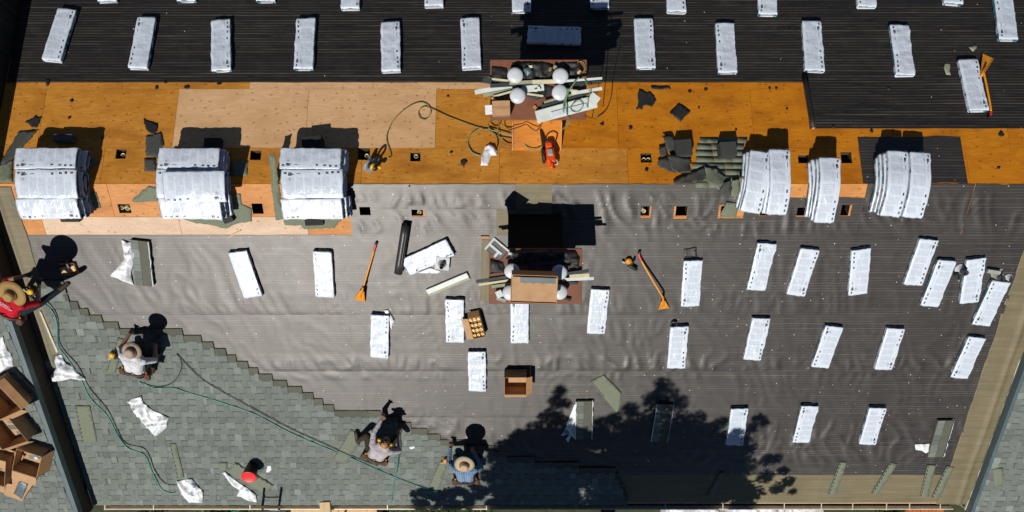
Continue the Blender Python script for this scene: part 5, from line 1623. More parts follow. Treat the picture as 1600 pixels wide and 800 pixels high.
part(r_, 'front_knob', 'tool_yellow', lambda m: m.lathe([(0.0, 0.0), (0.02, 0.0), (0.03, 0.03), (0.03, 0.05), (0.018, 0.07), (0.0, 0.072)], 14, M=Matrix.Translation((0.10, 0.02, 0.10)) @ Matrix.Rotation(R(60), 4, 'Y')), True)
# orange cut-off saw in front of the far chimney
r_ = tool_root(858, 243, R(8), 'cutoff_saw', 'bright orange cut-off saw standing on plywood before the far chimney', 'saw', 0.004)
part(r_, 'engine_housing', 'bright_orange', lambda m: (m.bevbox(-0.075, 0.075, -0.20, 0.06, 0.05, 0.24, 0.02), m.bevbox(-0.06, 0.05, 0.05, 0.14, 0.10, 0.26, 0.015)))
part(r_, 'filter_cover', 'grey_metal', lambda m: m.bevbox(-0.045, 0.045, -0.10, 0.02, 0.235, 0.265, 0.012))
part(r_, 'wheel_guard', 'black_rubber', lambda m: m.lathe([(0.0, -0.02), (0.12, -0.02), (0.135, -0.012), (0.135, 0.012), (0.12, 0.02), (0.0, 0.02)], 24, M=Matrix.Translation((-0.115, -0.05, 0.15)) @ Matrix.Rotation(R(90), 4, 'Y')), True)
part(r_, 'front_handle', 'black_rubber', lambda m: m.tube(catmull([(-0.08, 0.10, 0.12), (-0.09, 0.11, 0.30), (0.0, 0.12, 0.36), (0.09, 0.11, 0.30), (0.08, 0.10, 0.12)], 5), 0.013, 8), True)
part(r_, 'cutting_arm', 'black_rubber', lambda m: m.bevbox(-0.11, -0.06, 0.05, 0.42, 0.14, 0.22, 0.012))
part(r_, 'rear_grip', 'bright_orange', lambda m: m.tube(catmull([(0.03, -0.19, 0.10), (0.04, -0.28, 0.16), (-0.01, -0.30, 0.22), (-0.02, -0.18, 0.23)], 5), 0.018, 8), True)
part(r_, 'exhaust', 'white_metal', lambda m: m.bevbox(0.06, 0.12, -0.20, -0.12, 0.05, 0.10, 0.008))
# tall plank leaning behind it gives the long dark shape
def nailer(u, v, rot, label, h=0.04, plane=0.0, accent='orange'):
    r_ = tool_root(u, v, rot, 'nail_gun', label, 'nail gun', h, plane)
    part(r_, 'body', 'black_rubber', lambda m: m.lathe([(0.0, -0.06), (0.030, -0.06), (0.036, -0.04), (0.036, 0.10), (0.028, 0.13), (0.0, 0.13)], 14, M=Matrix.Translation((0, 0, 0.05)) @ Matrix.Rotation(R(90), 4, 'X')), True)
    part(r_, 'handle', 'black_rubber', lambda m: m.tube([(0, 0.0, 0.05), (0.06, 0.015, 0.055), (0.16, 0.02, 0.05)], [0.022, 0.018, 0.021], 8), True)
    part(r_, 'magazine', accent, lambda m: m.lathe([(0.0, 0.0), (0.055, 0.0), (0.06, 0.012), (0.055, 0.045), (0.0, 0.05)], 16, M=Matrix.Translation((0.06, 0.09, 0.03))), True)
    part(r_, 'nose', 'grey_metal', lambda m: m.bevbox(-0.015, 0.015, 0.12, 0.19, 0.035, 0.065, 0.004))
    return r_
nailer(985, 414, R(60), 'black nail gun with an orange magazine left of the bent yellow shovel', 0.016)
nailer(186, 556, R(100), 'nail gun in the left hand of the white shirted worker', 0.05, accent='tool_yellow')
nailer(229, 563, R(40), 'nail gun at the right knee of the white shirted worker', 0.05, accent='dark_metal')
nailer(613, 700, R(70), 'nail gun in the right hand of the grey shirted worker', 0.05, accent='orange')
nailer(703, 722, R(80), 'nail gun in the left hand of the blue shirted worker', 0.05, accent='orange')
nailer(52, 462, R(30), 'nail gun held by the red shirted worker over the membrane', 0.05, accent='tool_yellow')

# ------------------------------------------------------------------ vents, pipes, bucket
def pipe_vent(u, v, r, hgt, label, flash=0.14, rot=0.0, h=0.014, mat='grey_metal', tilt=0.0, group='pipe vents and flashings'):
    x, w = P(u, v, h)
    root = empty('pipe_vent', roof_matrix(x, w, h, rot), label, 'vent pipe', group)
    if flash:
        m = MB(); m.bevbox(-flash, flash, -flash, flash, 0, 0.006, 0.002); obj('flashing_plate', m.me('flashing_plate', M[mat]), root)
        m = MB(); m.lathe([(r + 0.045, 0.006), (r + 0.03, 0.02), (r + 0.012, 0.05), (r + 0.004, 0.075)], 20); obj('boot', m.me('boot', M[mat], True), root)
    m = MB(); m.lathe([(r - 0.006, 0.004), (r - 0.006, hgt), (r, hgt), (r, 0.0)], 20, M=Matrix.Rotation(tilt, 4, 'X')); obj('pipe', m.me('pipe', M['dark_metal'], True), root)
    return root
pipe_vent(691, 412, 0.035, 0.16, 'square grey pipe flashing lying on the crosswise bundle', 0.125, R(-8), h=0.102)
pipe_vent(1492, 428, 0.04, 0.14, 'small flue pipe between the crowded bundles', 0, h=0.014, mat='white_metal')
pipe_vent(1500, 420, 0.05, 0.18, 'chrome vent collar between the crowded bundles', 0.06, R(20), mat='white_metal')
pipe_vent(1558, 430, 0.05, 0.16, 'olive flanged vent pipe near the tan strip', 0.10, R(25), mat='siding_olive')
pipe_vent(1575, 434, 0.03, 0.10, 'small bright vent pipe next to the tan strip', 0.05, R(10), mat='white_metal')
pipe_vent(1052, 504, 0.055, 0.07, 'round black rubber boot at the far corner of a bundle', 0, mat='black_rubber')
board((1544,424),(1564,427), 0.075, 0.06, 0.10, 'grey_metal', 'short grey pipe section lying near the vent pipes', 'pipe', None, 'pipe_section')
zroot = carton([(92,413),(117,412),(119,428),(96,430)], 0.06, 'pale wooden curb frame on grey felt above the stepped shingles', (0, 0, 0, 0), base=0.014, name='wooden_curb', cat='curb')[0]
for ch in zroot.children: pass
m = MB(); m.box(-0.13, 0.13, -0.06, 0.06, 0.05, 0.064); obj('curb_top', m.me('curb_top', M['ply_new']), zroot)
hm = tool_root(104, 415, R(8), 'shadow_hammer', 'dark hammer standing in for a cast shadow on the pale wooden curb', 'shadow_hammer', 0.085)  # dark tool shape added where only a cast shadow lies
part(hm, 'handle', 'black_rubber', lambda m: m.tube([(-0.22, -0.02, 0.01), (0.0, 0.0, 0.012), (0.04, 0.0, 0.014)], 0.014, 8), True)
part(hm, 'shadow_hammer_head', 'dark_metal', lambda m: m.bevbox(0.02, 0.06, -0.05, 0.10, -0.008, 0.035, 0.006))

x, w = P(388, 743, 0.30)
bk_m = roof_matrix(x, w, 0.052, 0.3) @ Matrix.Rotation(R(6), 4, 'X')
bucket = empty('bucket', bk_m, 'red lidded bucket standing on the olive strip near the eave', 'bucket')
m = MB(); m.lathe([(0.0, 0.0), (0.118, 0.0), (0.122, 0.01), (0.138, 0.24), (0.146, 0.245), (0.146, 0.255), (0.138, 0.26)], 28); obj('bucket_body', m.me('bucket_body', M['black_rubber'], True), bucket)  # body coloured black to carry the shade on its far side
m = MB(); m.lathe([(0.152, 0.248), (0.155, 0.268), (0.148, 0.278), (0.135, 0.272), (0.0, 0.272)], 28); obj('lid', m.me('lid', M['red_plastic'], True), bucket)
m = MB(); m.tube(catmull([(-0.148, 0, 0.27), (-0.13, -0.12, 0.22), (0, -0.19, 0.20), (0.13, -0.12, 0.22), (0.148, 0, 0.27)], 5), 0.005, 6); obj('bail_handle', m.me('bail_handle', M['dark_metal'], True), bucket)

# pipe ends seen inside vent openings
for (u, v, side) in [(190,325,'S'), (199,326,'S'), (1006,249,'N'), (1013,249,'N'), (192,242,'N'), (573,243,'N'), (650,244,'N'), (1006,330,'S'), (655,332,'S')]:
    x, w = P(u, v, -0.05)
    m = MB(); m.lathe([(0.028, -0.3), (0.028, -0.05), (0.035, -0.05), (0.035, -0.3)], 14)
    obj('duct_end', m.me('duct_end', M['siding_cream'], True), SOUTH if side == 'S' else NORTH, Matrix.Translation((x, w, 0.0)))

# ------------------------------------------------------------------ people
def cloth(name, col, col2=None, stripes=0):
    t = NT(name)
    oc = t.coord()
    f = t.noise(oc, 260, 2, 0.6); b = t.noise(oc, 7, 4, 0.6); w = t.noise(t.mapping(oc, (1, 1, 1)), 11, 4, 0.55, 1.6)
    c = t.ramp(b, [(0.3, tuple(k * 0.82 for k in col)), (0.7, tuple(min(1, k * 1.12) for k in col))])
    if stripes:
        sx = t.sep(oc)
        p = t.math('GREATER_THAN', t.math('SINE', t.math('MULTIPLY', sx[0], stripes)), 0.55)
        q = t.math('GREATER_THAN', t.math('SINE', t.math('MULTIPLY', sx[1], stripes)), 0.75)
        c = t.mix(t.math('MULTIPLY', t.math('MAXIMUM', p, q), 0.6), c, col2)
    return t.done(c, 0.85, t.bump(t.math('ADD', t.math('MULTIPLY', f, 0.1), w), 0.8, 0.035), 0.2)
M['skin'] = plain('skin', (0.40, 0.20, 0.115), 0.55, 0.12, 18, 0.1)
M['red_shirt'] = cloth('red_shirt', (0.52, 0.012, 0.025))
M['white_shirt'] = cloth('white_shirt', (0.66, 0.67, 0.69))
M['grey_shirt'] = cloth('grey_shirt', (0.46, 0.42, 0.44))
M['blue_shirt'] = cloth('blue_plaid_shirt', (0.115, 0.20, 0.34), (0.36, 0.46, 0.58), 150)
M['jeans'] = cloth('dark_jeans', (0.022, 0.026, 0.036))
M['brown_pants'] = cloth('brown_trousers', (0.055, 0.038, 0.026))
M['boot'] = plain('work_boot', (0.05, 0.028, 0.016), 0.6)
M['glove'] = plain('work_glove', (0.030, 0.030, 0.030), 0.7)
M['leather'] = plain('brown_leather', (0.10, 0.040, 0.016), 0.6, 0.35, 20)
M['hair'] = plain('black_hair', (0.010, 0.008, 0.007), 0.45, 0.3, 60, 0.6)
M['straw'] = plain('golden_straw', (0.33, 0.20, 0.055), 0.7, 0.25, 60, 0.6)
M['straw_pale'] = plain('pale_straw', (0.50, 0.35, 0.20), 0.7, 0.2, 60, 0.6)
M['felt_hat'] = plain('grey_tan_hat', (0.36, 0.27, 0.20), 0.8, 0.3, 12, 0.4)
M['hat_band'] = plain('teal_hat_binding', (0.03, 0.16, 0.20), 0.6, 0.15, 20)

def capsule(b, p0, r0, p1, r1, n=14):
    p0, p1 = Vector(p0), Vector(p1)
    ax = p1 - p0
    if ax.length < 1e-5: ax = Vector((0, 0, 1e-4))
    t = ax.normalized()
    pts = []; rs = []
    for i in range(1, 5):
        a = math.pi / 2 * (i / 4); pts.append(p0 - t * r0 * math.cos(a)); rs.append(max(1e-4, r0 * math.sin(a)))
    for i in range(4, 0, -1):
        a = math.pi / 2 * (i / 4); pts.append(p1 + t * r1 * math.cos(a)); rs.append(max(1e-4, r1 * math.sin(a)))
    b.tube(pts, rs, n)

def hand_segs(wrist, direction, normal, side):
    """palm and five bent fingers of unequal length"""
    d = direction.normalized(); n = (normal - d * normal.dot(d)).normalized(); s_ = d.cross(n) * side
    segs = []
    palm = wrist + d * 0.045
    for k in (-0.5, 0.5):
        segs.append((wrist + s_ * 0.016 * k, 0.022, wrist + d * 0.085 + s_ * 0.045 * k, 0.016))
    for i, (off, ln) in enumerate([(-0.036, 0.072), (-0.012, 0.082), (0.012, 0.077), (0.034, 0.060)]):
        a = wrist + d * 0.085 + s_ * off
        b_ = a + (d * 0.85 - n * 0.5) * ln * 0.5; c_ = b_ + (d * 0.35 - n * 0.9) * ln * 0.5
        segs.append((a, 0.0105, b_, 0.0095)); segs.append((b_, 0.0095, c_, 0.0085))
    a = wrist + d * 0.03 - s_ * 0.030
    b_ = a + d * 0.035 - s_ * 0.030 - n * 0.01; c_ = b_ + d * 0.03 - s_ * 0.004 - n * 0.02
    segs.append((a, 0.0135, b_, 0.0115)); segs.append((b_, 0.0115, c_, 0.0095))
    return segs

def person(head_px, head_h, heading, label, mats, J, plane=0.0, pelvis_px=None, scl=1.03):
    """J: joint positions in the figure's own frame (x right, y ahead, z off the roof); heading turns it counter-clockwise"""
    hl = Vector(J['head'])
    x, w = P(*head_px, head_h + plane)
    if pelvis_px:
        q = P(*pelvis_px, J['pelvis'][2] + plane)
        heading = math.atan2(w - q[1], x - q[0]) - math.pi / 2
        print('figure', label[:40], 'torso', math.hypot(w - q[1], x - q[0]), 'heading', math.degrees(heading))
    off = Matrix.Rotation(heading, 3, 'Z') @ Vector((hl.x, hl.y, 0)) * scl
    mw = roof_matrix(x - off.x, w - off.y, plane, heading) @ Matrix.Scale(scl, 4)
    root = empty('person', mw, label, 'person')
    V = {k: Vector(v) for k, v in J.items()}
    segs = []   # (p0, r0, p1, r1, material index)  0 skin 1 shirt 2 trousers 3 boots 4 gloves
    def S(a, ra, b, rb, mi): segs.append((a, ra, b, rb, mi))
    pel, wst, cst, nck, hd = V['pelvis'], V['waist'], V['chest'], V['neck'], V['head']
    sd = (V['shoulder_r'] - V['shoulder_l']).normalized()
    up = (cst - pel).normalized(); back = sd.cross(up).normalized()
    if back.z < 0: back = -back
    for k in (-1, 1):
        S(pel + sd * 0.075 * k, 0.112, wst + sd * 0.065 * k, 0.100, 2 if False else 1)
        S(wst + sd * 0.065 * k, 0.100, cst + sd * 0.085 * k, 0.112, 1)
        S(cst + sd * 0.085 * k, 0.110, nck + sd * 0.045 * k, 0.075, 1)
        S(cst + sd * 0.06 * k + back * 0.015, 0.105, V['shoulder_r' if k > 0 else 'shoulder_l'], 0.070, 1)
        S(pel + sd * 0.085 * k - up * 0.03, 0.118, pel + sd * 0.07 * k, 0.105, 2)
    S(nck, 0.055, nck + (hd - nck) * 0.6, 0.052, 0)
    fwd = V.get('look', (hd - nck).normalized() * 0.6 + Vector((0, 0, -0.6))).normalized()
    S(hd, 0.088, hd + fwd * 0.028 - up * 0.0, 0.078, 0); S(hd - fwd * 0.02 + back * 0.01, 0.090, hd + fwd * 0.01, 0.086, 0)
    chin = hd + fwd * 0.07 + (nck - hd).normalized() * 0.045
    S(hd + fwd * 0.03, 0.06, chin, 0.034, 0)
    S(hd + fwd * 0.085, 0.014, hd + fwd * 0.108 + (nck - hd).normalized() * 0.02, 0.014, 0)          # nose
    for k in (-1, 1):
        S(hd + sd * 0.088 * k, 0.016, hd + sd * 0.094 * k + (nck - hd).normalized() * 0.02, 0.013, 0)   # ears
    for s_, sg in (('l', -1), ('r', 1)):
        sh, el, hn = V['shoulder_' + s_], V['elbow_' + s_], V['hand_' + s_]
        long_ = mats.get('long', True)
        S(sh, 0.066, el, 0.050, 1); 
        S(el, 0.050 if long_ else 0.042, hn, 0.034 if long_ else 0.028, 1 if long_ else 0)
        gl = 4 if mats.get('glove') else 0
        for (a, ra, b, rb) in hand_segs(hn, hn - el + Vector((0, 0, -0.02)), Vector((0, 0, 1)), sg): S(a, ra, b, rb, gl)
        hp = pel + sd * 0.09 * sg; kn, an, to = V['knee_' + s_], V['ankle_' + s_], V['toe_' + s_]
        S(hp, 0.100, kn, 0.066, 2); S(kn, 0.066, an, 0.047, 2)
        S(an, 0.050, to, 0.040, 3); S(an, 0.046, an + (an - to).normalized() * 0.05, 0.040, 3)
    b = MB()
    for (a, ra, c, rc_, mi) in segs: capsule(b, a, ra, c, rc_)
    tmp = bpy.data.objects.new('tmp', b.me('tmp')); COL.objects.link(tmp)
    rm = tmp.modifiers.new('r', 'REMESH'); rm.mode = 'VOXEL'; rm.voxel_size = 0.0085
    smm = tmp.modifiers.new('s', 'SMOOTH'); smm.factor = 0.5; smm.iterations = 3
    dg = bpy.context.evaluated_depsgraph_get()
    me = bpy.data.meshes.new_from_object(tmp.evaluated_get(dg))
    bpy.data.objects.remove(tmp)
    me.name = 'body'
    for k in ('skin', mats['shirt'], mats['trousers'], 'boot', 'glove'): me.materials.append(M[k])
    co = np.empty(len(me.polygons) * 3); me.polygons.foreach_get('center', co); co = co.reshape(-1, 3)
    best = np.full(len(co), 1e9); mi_ = np.zeros(len(co), int)
    for (a, ra, c, rc_, mi) in segs:
        a = np.array(a); c = np.array(c); ab = c - a
        t = np.clip(((co - a) @ ab) / max(1e-9, ab @ ab), 0, 1)
        d = np.linalg.norm(co - (a + t[:, None] * ab), axis=1) - (ra + (rc_ - ra) * t)
        m = d < best; best[m] = d[m]; mi_[m] = mi
    me.polygons.foreach_set('material_index', mi_.astype(np.int32)); me.polygons.foreach_set('use_smooth', [True] * len(me.polygons))
    obj('body', me, root)
    # tool belt
    if mats.get('belt', True):
        bm = MB(); ring = []
        for i in range(25):
            q = 2 * math.pi * i / 24
            ring.append(pel + up * 0.045 + sd * math.cos(q) * 0.205 + back * math.sin(q) * 0.132)
        bm.tube(ring, 0.022, 8, caps=False)
        belt = obj('tool_belt', bm.me('tool_belt', M['leather'], True), root)
        for k, q in enumerate((0.25, 2.75, -0.5, 3.7)):
            c = pel - up * 0.03 + sd * math.cos(q) * 0.225 + back * math.sin(q) * 0.13
            pm = MB(); Mx = mat4(c, sd, back, up); pm.bevbox(-0.05, 0.05, -0.035, 0.035, -0.10, 0.07, 0.012, M=Mx)
            obj('pouch', pm.me('pouch', M['leather']), belt)
            hm_ = MB(); hm_.tube([c + up * 0.05, c + up * 0.13 + sd * 0.02 * (1 if k % 2 else -1)], 0.012, 6); obj('belt_tool', hm_.me('belt_tool', M['tool_yellow' if k % 2 else 'orange']), belt)
    return root, V, dict(sd=sd, up=up, back=back, fwd=fwd)

def hat(root, V, ax, r, crown_r, mat, top, tip, binding=None, droop=0.02):
    hd = V['head']
    Z = (ax['up'] * tip[0] + ax['back'] * tip[1]).normalized(); X = ax['sd']; Y = Z.cross(X).normalized(); X = Y.cross(Z)
    Mx = mat4(hd + Z * 0.045, X, Y, Z)
    m = MB(); n = 36; vs = []; fs = []
    prof = [(crown_r * 0.98, 0.0), (r * 0.75, -droop * 0.25), (r, -droop), (r, -droop + 0.006), (r * 0.75, -droop * 0.2 + 0.008), (crown_r, 0.010), (crown_r * 0.97, top * 0.5), (crown_r * 0.88, top * 0.85), (crown_r * 0.62, top), (crown_r * 0.3, top * 0.93), (0.0, top * 0.90)]
    for (rad, z) in prof:
        for k in range(n):
            q = 2 * math.pi * k / n
            wob = 0.012 * math.sin(2 * q + 0.7) * (rad / r) ** 2 if rad > crown_r * 1.05 else 0
            pinch = 1 - 0.10 * (z / top if z > 0 else 0) * (abs(math.cos(q)) ** 2)
            vs.append(Mx @ Vector((rad * math.cos(q) * pinch, rad * math.sin(q) * 1.06, z + wob)))
    for i in range(len(prof) - 1):
        for k in range(n):
            k2 = (k + 1) % n; fs.append((i*n+k, i*n+k2, (i+1)*n+k2, (i+1)*n+k))
    m.add(vs, fs)
    h_ = obj('hat', m.me('hat', M[mat], True), root)
    bm = MB(); bm.tube([Mx @ Vector((crown_r * 1.01 * math.cos(q), crown_r * 1.07 * math.sin(q), 0.022)) for q in [2 * math.pi * i / 24 for i in range(25)]], 0.010, 6, caps=False)
    obj('hat_band', bm.me('hat_band', M['leather'], True), h_)
    if binding:
        bm = MB(); bm.tube([Mx @ Vector((r * math.cos(q), r * 1.06 * math.sin(q), -droop + 0.003 + 0.012 * math.sin(2 * q + 0.7))) for q in [2 * math.pi * i / 36 for i in range(37)]], 0.013, 6, caps=False)
        obj('brim_binding', bm.me('brim_binding', M[binding], True), h_)

BASE = dict(pelvis=(0, 0, .37), waist=(0, .14, .44), chest=(0, .35, .53), neck=(0, .47, .57), head=(0, .585, .60),
            shoulder_l=(-.175, .38, .54), shoulder_r=(.175, .38, .54), elbow_l=(-.34, .36, .34), hand_l=(-.29, .54, .14), elbow_r=(.33, .33, .36), hand_r=(.22, .52, .16),
            knee_l=(-.20, .33, .13), ankle_l=(-.15, -.06, .09), toe_l=(-.16, -.20, .05), knee_r=(.24, .33, .13), ankle_r=(.17, -.06, .09), toe_r=(.18, -.20, .05))
def lift(J, dz=0.05): return {k: (v[0], v[1], v[2] + dz) for k, v in J.items()}
J2_ = lift(dict(BASE, elbow_l=(-.31, .36, .34), hand_l=(-.28, .54, .13), elbow_r=(.29, .30, .34), hand_r=(.18, .48, .13)))
p2, V2, a2 = person((208, 547), .65, R(2), 'crouching worker in a white shirt and grey tan hat nailing shingles', dict(shirt='white_shirt', trousers='jeans', long=False, glove=True), J2_, pelvis_px=(210, 594))
hat(p2, V2, a2, 0.165, 0.092, 'felt_hat', 0.10, (0.45, 0.9), droop=0.03)
J4_ = lift(dict(BASE, elbow_l=(-.32, .40, .38), hand_l=(-.30, .58, .18), elbow_r=(.30, .28, .36), hand_r=(.16, .46, .16), pelvis=(0, .02, .38)))
p4, V4, a4 = person((726, 723), .65, R(3), 'crouching worker in a blue plaid shirt and wide pale straw hat at the eave', dict(shirt='blue_shirt', trousers='jeans', long=True), J4_, pelvis_px=(728, 770))
hat(p4, V4, a4, 0.185, 0.085, 'straw_pale', 0.10, (0.35, 0.95), 'hat_band', droop=0.015)
J3_ = lift(dict(BASE, elbow_l=(-.25, .58, .46), hand_l=(-.22, .80, .34), elbow_r=(.34, .36, .42), hand_r=(.24, .54, .22), knee_l=(-.30, .26, .22), ankle_l=(-.40, -.05, .09), toe_l=(-.50, .08, .05), knee_r=(.22, .36, .14)))
J3_['look'] = (0.1, 0.6, -0.7)
p3, V3, a3 = person((602, 690), .65, R(-27), 'bareheaded worker in a grey long sleeved shirt reaching across the shingles', dict(shirt='grey_shirt', trousers='brown_pants', long=True), J3_, pelvis_px=(576, 733))
hm_ = MB()
hd = V3['head']
for i in range(60):
    rr_ = random.Random(i); d = Vector((rr_.gauss(0, 1), rr_.gauss(0, 1), rr_.gauss(0, 1))).normalized()
    if d.dot(a3['fwd']) > 0.45: continue
    capsule(hm_, hd + d * 0.070, 0.034, hd + d * 0.085 + Vector((rr_.uniform(-.012, .012), rr_.uniform(-.012, .012), 0)), 0.022, 7)
obj('hair', hm_.me('hair', M['hair'], True), p3)
em = MB(); em.tube([hd + a3['sd'] * math.cos(q) * 0.112 + a3['back'] * math.sin(q) * 0.118 for q in [math.pi * i / 14 for i in range(15)]], 0.012, 8); ear = obj('ear_protectors', em.me('ear_protectors', M['tool_yellow'], True), p3)
for k in (-1, 1):
    cm_ = MB(); capsule(cm_, hd + a3['sd'] * 0.10 * k, 0.036, hd + a3['sd'] * 0.122 * k, 0.030, 12); obj('ear_cup', cm_.me('ear_cup', M['tool_yellow'], True), ear)
J1_ = dict(BASE, elbow_l=(-.26, .50, .34), hand_l=(-.10, .66, .22), elbow_r=(.30, .42, .34), hand_r=(.14, .60, .18), knee_r=(.30, .34, .26), ankle_r=(.40, .60, .02), toe_r=(.44, .74, -.05), knee_l=(-.18, .30, .14))
p1, V1, a1 = person((22, 457), .60, R(-38), 'worker in a red printed shirt and golden straw hat leaning over the roof edge', dict(shirt='red_shirt', trousers='jeans', long=False, glove=True), J1_, plane=NB_H, pelvis_px=(2, 508))
hat(p1, V1, a1, 0.225, 0.092, 'straw', 0.11, (0.30, 0.95), droop=0.02)
# lettering on the red shirt
for k, (txt, dy) in enumerate([('TEPC', 0.06), ('GROUP', -0.005)]):
    fc_ = bpy.data.curves.new('lettering', 'FONT'); fc_.body = txt; fc_.size = 0.075; fc_.align_x = 'CENTER'; fc_.extrude = 0.001
    tmp = bpy.data.objects.new('tmp', fc_); COL.objects.link(tmp)
    lm = bpy.data.meshes.new_from_object(tmp.evaluated_get(bpy.context.evaluated_depsgraph_get())); bpy.data.objects.remove(tmp)
    lm.materials.clear(); lm.materials.append(M['white_metal'])
    fo = bpy.data.objects.new('lettering', lm); COL.objects.link(fo); fo.parent = p1
    c = V1['chest'] + a1['up'] * (dy - 0.01) + a1['back'] * 0.132
    fo.matrix_basis = mat4(c, a1['sd'], a1['up'], a1['back'])

# ------------------------------------------------------------------ things at the eave and on the ground below
lad = empty('ladder', Matrix.Translation((0, 0, GZ)), 'aluminium ladder leaning on the eave below the red bucket', 'ladder')
lx0, lx1 = PZ(389, 776, EAVE_Z + 0.6).x, PZ(416, 776, EAVE_Z + 0.6).x
foot, topp = Vector((0, EAVE_Y - 1.25, 0.0)), Vector((0, EAVE_Y + 0.02, EAVE_Z + 0.75 - GZ))
for x in (lx0, lx1):
    m = MB(); m.tube([foot + Vector((x, 0, 0)), topp + Vector((x, 0, 0))], 0.028, 4); obj('rail', m.me('rail', M['grey_metal']), lad)
for i in range(1, 13):
    p = foot + (topp - foot) * (i / 13); m = MB(); m.tube([p + Vector((lx0, 0, 0)), p + Vector((lx1, 0, 0))], 0.016, 8); obj('rung', m.me('rung', M['grey_metal'], True), lad)
bl = PZ(508, 781, EAVE_Z + 0.05)
m = MB(); m.bevbox(-0.11, 0.11, -0.26, 0.06, -0.05, 0.03, 0.006)
tag(obj('pine_block', m.me('pine_block', M['wood_edge']), None, Matrix.Translation((bl.x, EAVE_Y, EAVE_Z + 0.06)) @ Matrix.Rotation(R(3), 4, 'Z')), 'pale pine block sitting on the gutter', 'wood block')
def ground_x(u, z): return PZ(u, 796, z)
# scaffold boards and a plywood panel standing off the wall, seen just below the gutter
sc_ = empty('scaffold_platform', Matrix.Translation((ground_x(490, -3.3).x, ground_x(490, -3.3).y, GZ)), 'pale timber scaffold platform below the eave', 'scaffold')
hw = (ground_x(526, -3.3).x - ground_x(452, -3.3).x) / 2
pm = MB(); pm.bevbox(-hw, hw, -0.07, 0.07, -0.02, 0.02, 0.004); pmm = pm.me('plank', M['wood_edge'])
for i in range(6): obj('plank', pmm, sc_, Matrix.Translation((rnd.uniform(-.03, .03), 0.10 - i * 0.15, 2.1)))
for x in (-hw + 0.1, hw - 0.1):
    for y in (0.05, -0.6):
        m = MB(); m.tube([(x, y, 0), (x, y, 2.08)], 0.03, 8); obj('leg', m.me('leg', M['wood_edge']), sc_)
g2 = ground_x(556, -4.2); hw = (ground_x(588, -4.2).x - ground_x(528, -4.2).x) / 2
m = MB(); m.box(-hw, hw, -1.1, 0.25, 0, 0.018)
tag(obj('plywood_panel', m.me('plywood_panel', M['ply_new']), None, Matrix.Translation((g2.x, g2.y, GZ + 1.0)) @ Matrix.Rotation(R(4), 4, 'X')), 'tan plywood panel lying below the eave beside the scaffold', 'plywood panel')
m = MB(); m.box(-hw + .05, hw - .05, -1.0, 0.15, 0, 0.93); tag(obj('lumber_pile', m.me('lumber_pile', M['wood_edge']), None, Matrix.Translation((g2.x, g2.y, GZ))), 'lumber pile under the tan plywood panel below the eave', 'lumber pile')
# debris tarp
def tarp():
    x0, x1 = ground_x(1040, -4.8).x, ground_x(1292, -4.8).x; yy = ground_x(1160, -4.8).y
    nx, ny = 130, 34; vs = []; fs = []
    for j in range(ny):
        for i in range(nx):
            x = x0 + (x1 - x0) * i / (nx - 1); y = yy + 0.5 - 2.2 * j / (ny - 1)
            p = Vector((x * 2.6, y * 2.6, 0)); q = Vector((noise.noise(p), noise.noise(p + Vector((4, 4, 4))), 0))
            z = 0.35 + 0.28 * abs(noise.noise(p + q)) + 0.10 * abs(noise.noise(p * 3 + q))
            if i in (0, nx-1) or j in (0, ny-1): z = 0.02
            vs.append((x, y, z))
    for j in range(ny - 1):
        for i in range(nx - 1): fs.append((j*nx+i, (j+1)*nx+i, (j+1)*nx+i+1, j*nx+i+1))
    o = obj('tarpaulin', mesh('tarpaulin', vs, fs, M['plastic'], True), None, Matrix.Translation((0, 0, GZ)))
    tag(o, 'crumpled white tarpaulin with debris below the eave', 'tarpaulin')
tarp()
dk = ground_x(1444, -5.2); hw = (ground_x(1481, -5.2).x - ground_x(1404, -5.2).x) / 2
deck = empty('wooden_deck', Matrix.Translation((dk.x, dk.y, GZ)), 'red brown wooden deck boards below the corner of the eave', 'deck')
M['deck'] = plain('stained_deck_board', (0.42, 0.13, 0.03), 0.6, 0.35, 9, 0.2)
pm = MB(); pm.bevbox(-0.045, 0.045, -1.5, 0.9, 0.0, 0.10, 0.004); pmm = pm.me('plank', M['deck'])
nb = int(2 * hw / 0.1)
for i in range(nb): obj('plank', pmm, deck, Matrix.Translation((-hw + 0.05 + i * 0.1, 0, rnd.uniform(0.0, 0.012))))
pp = ground_x(1487, -3.5)
post = empty('porch_post', Matrix.Translation((pp.x, EAVE_Y - 0.35, GZ)), 'white porch post under the corner of the eave', 'post')
m = MB(); m.bevbox(-0.09, 0.09, -0.09, 0.09, 0, EAVE_Z - GZ - 0.45, 0.01); obj('shaft', m.me('shaft', M['white_trim']), post)
m = MB(); m.bevbox(-0.12, 0.12, -0.12, 0.12, EAVE_Z - GZ - 0.45, EAVE_Z - GZ - 0.22, 0.01); obj('capital', m.me('capital', M['white_trim']), post)

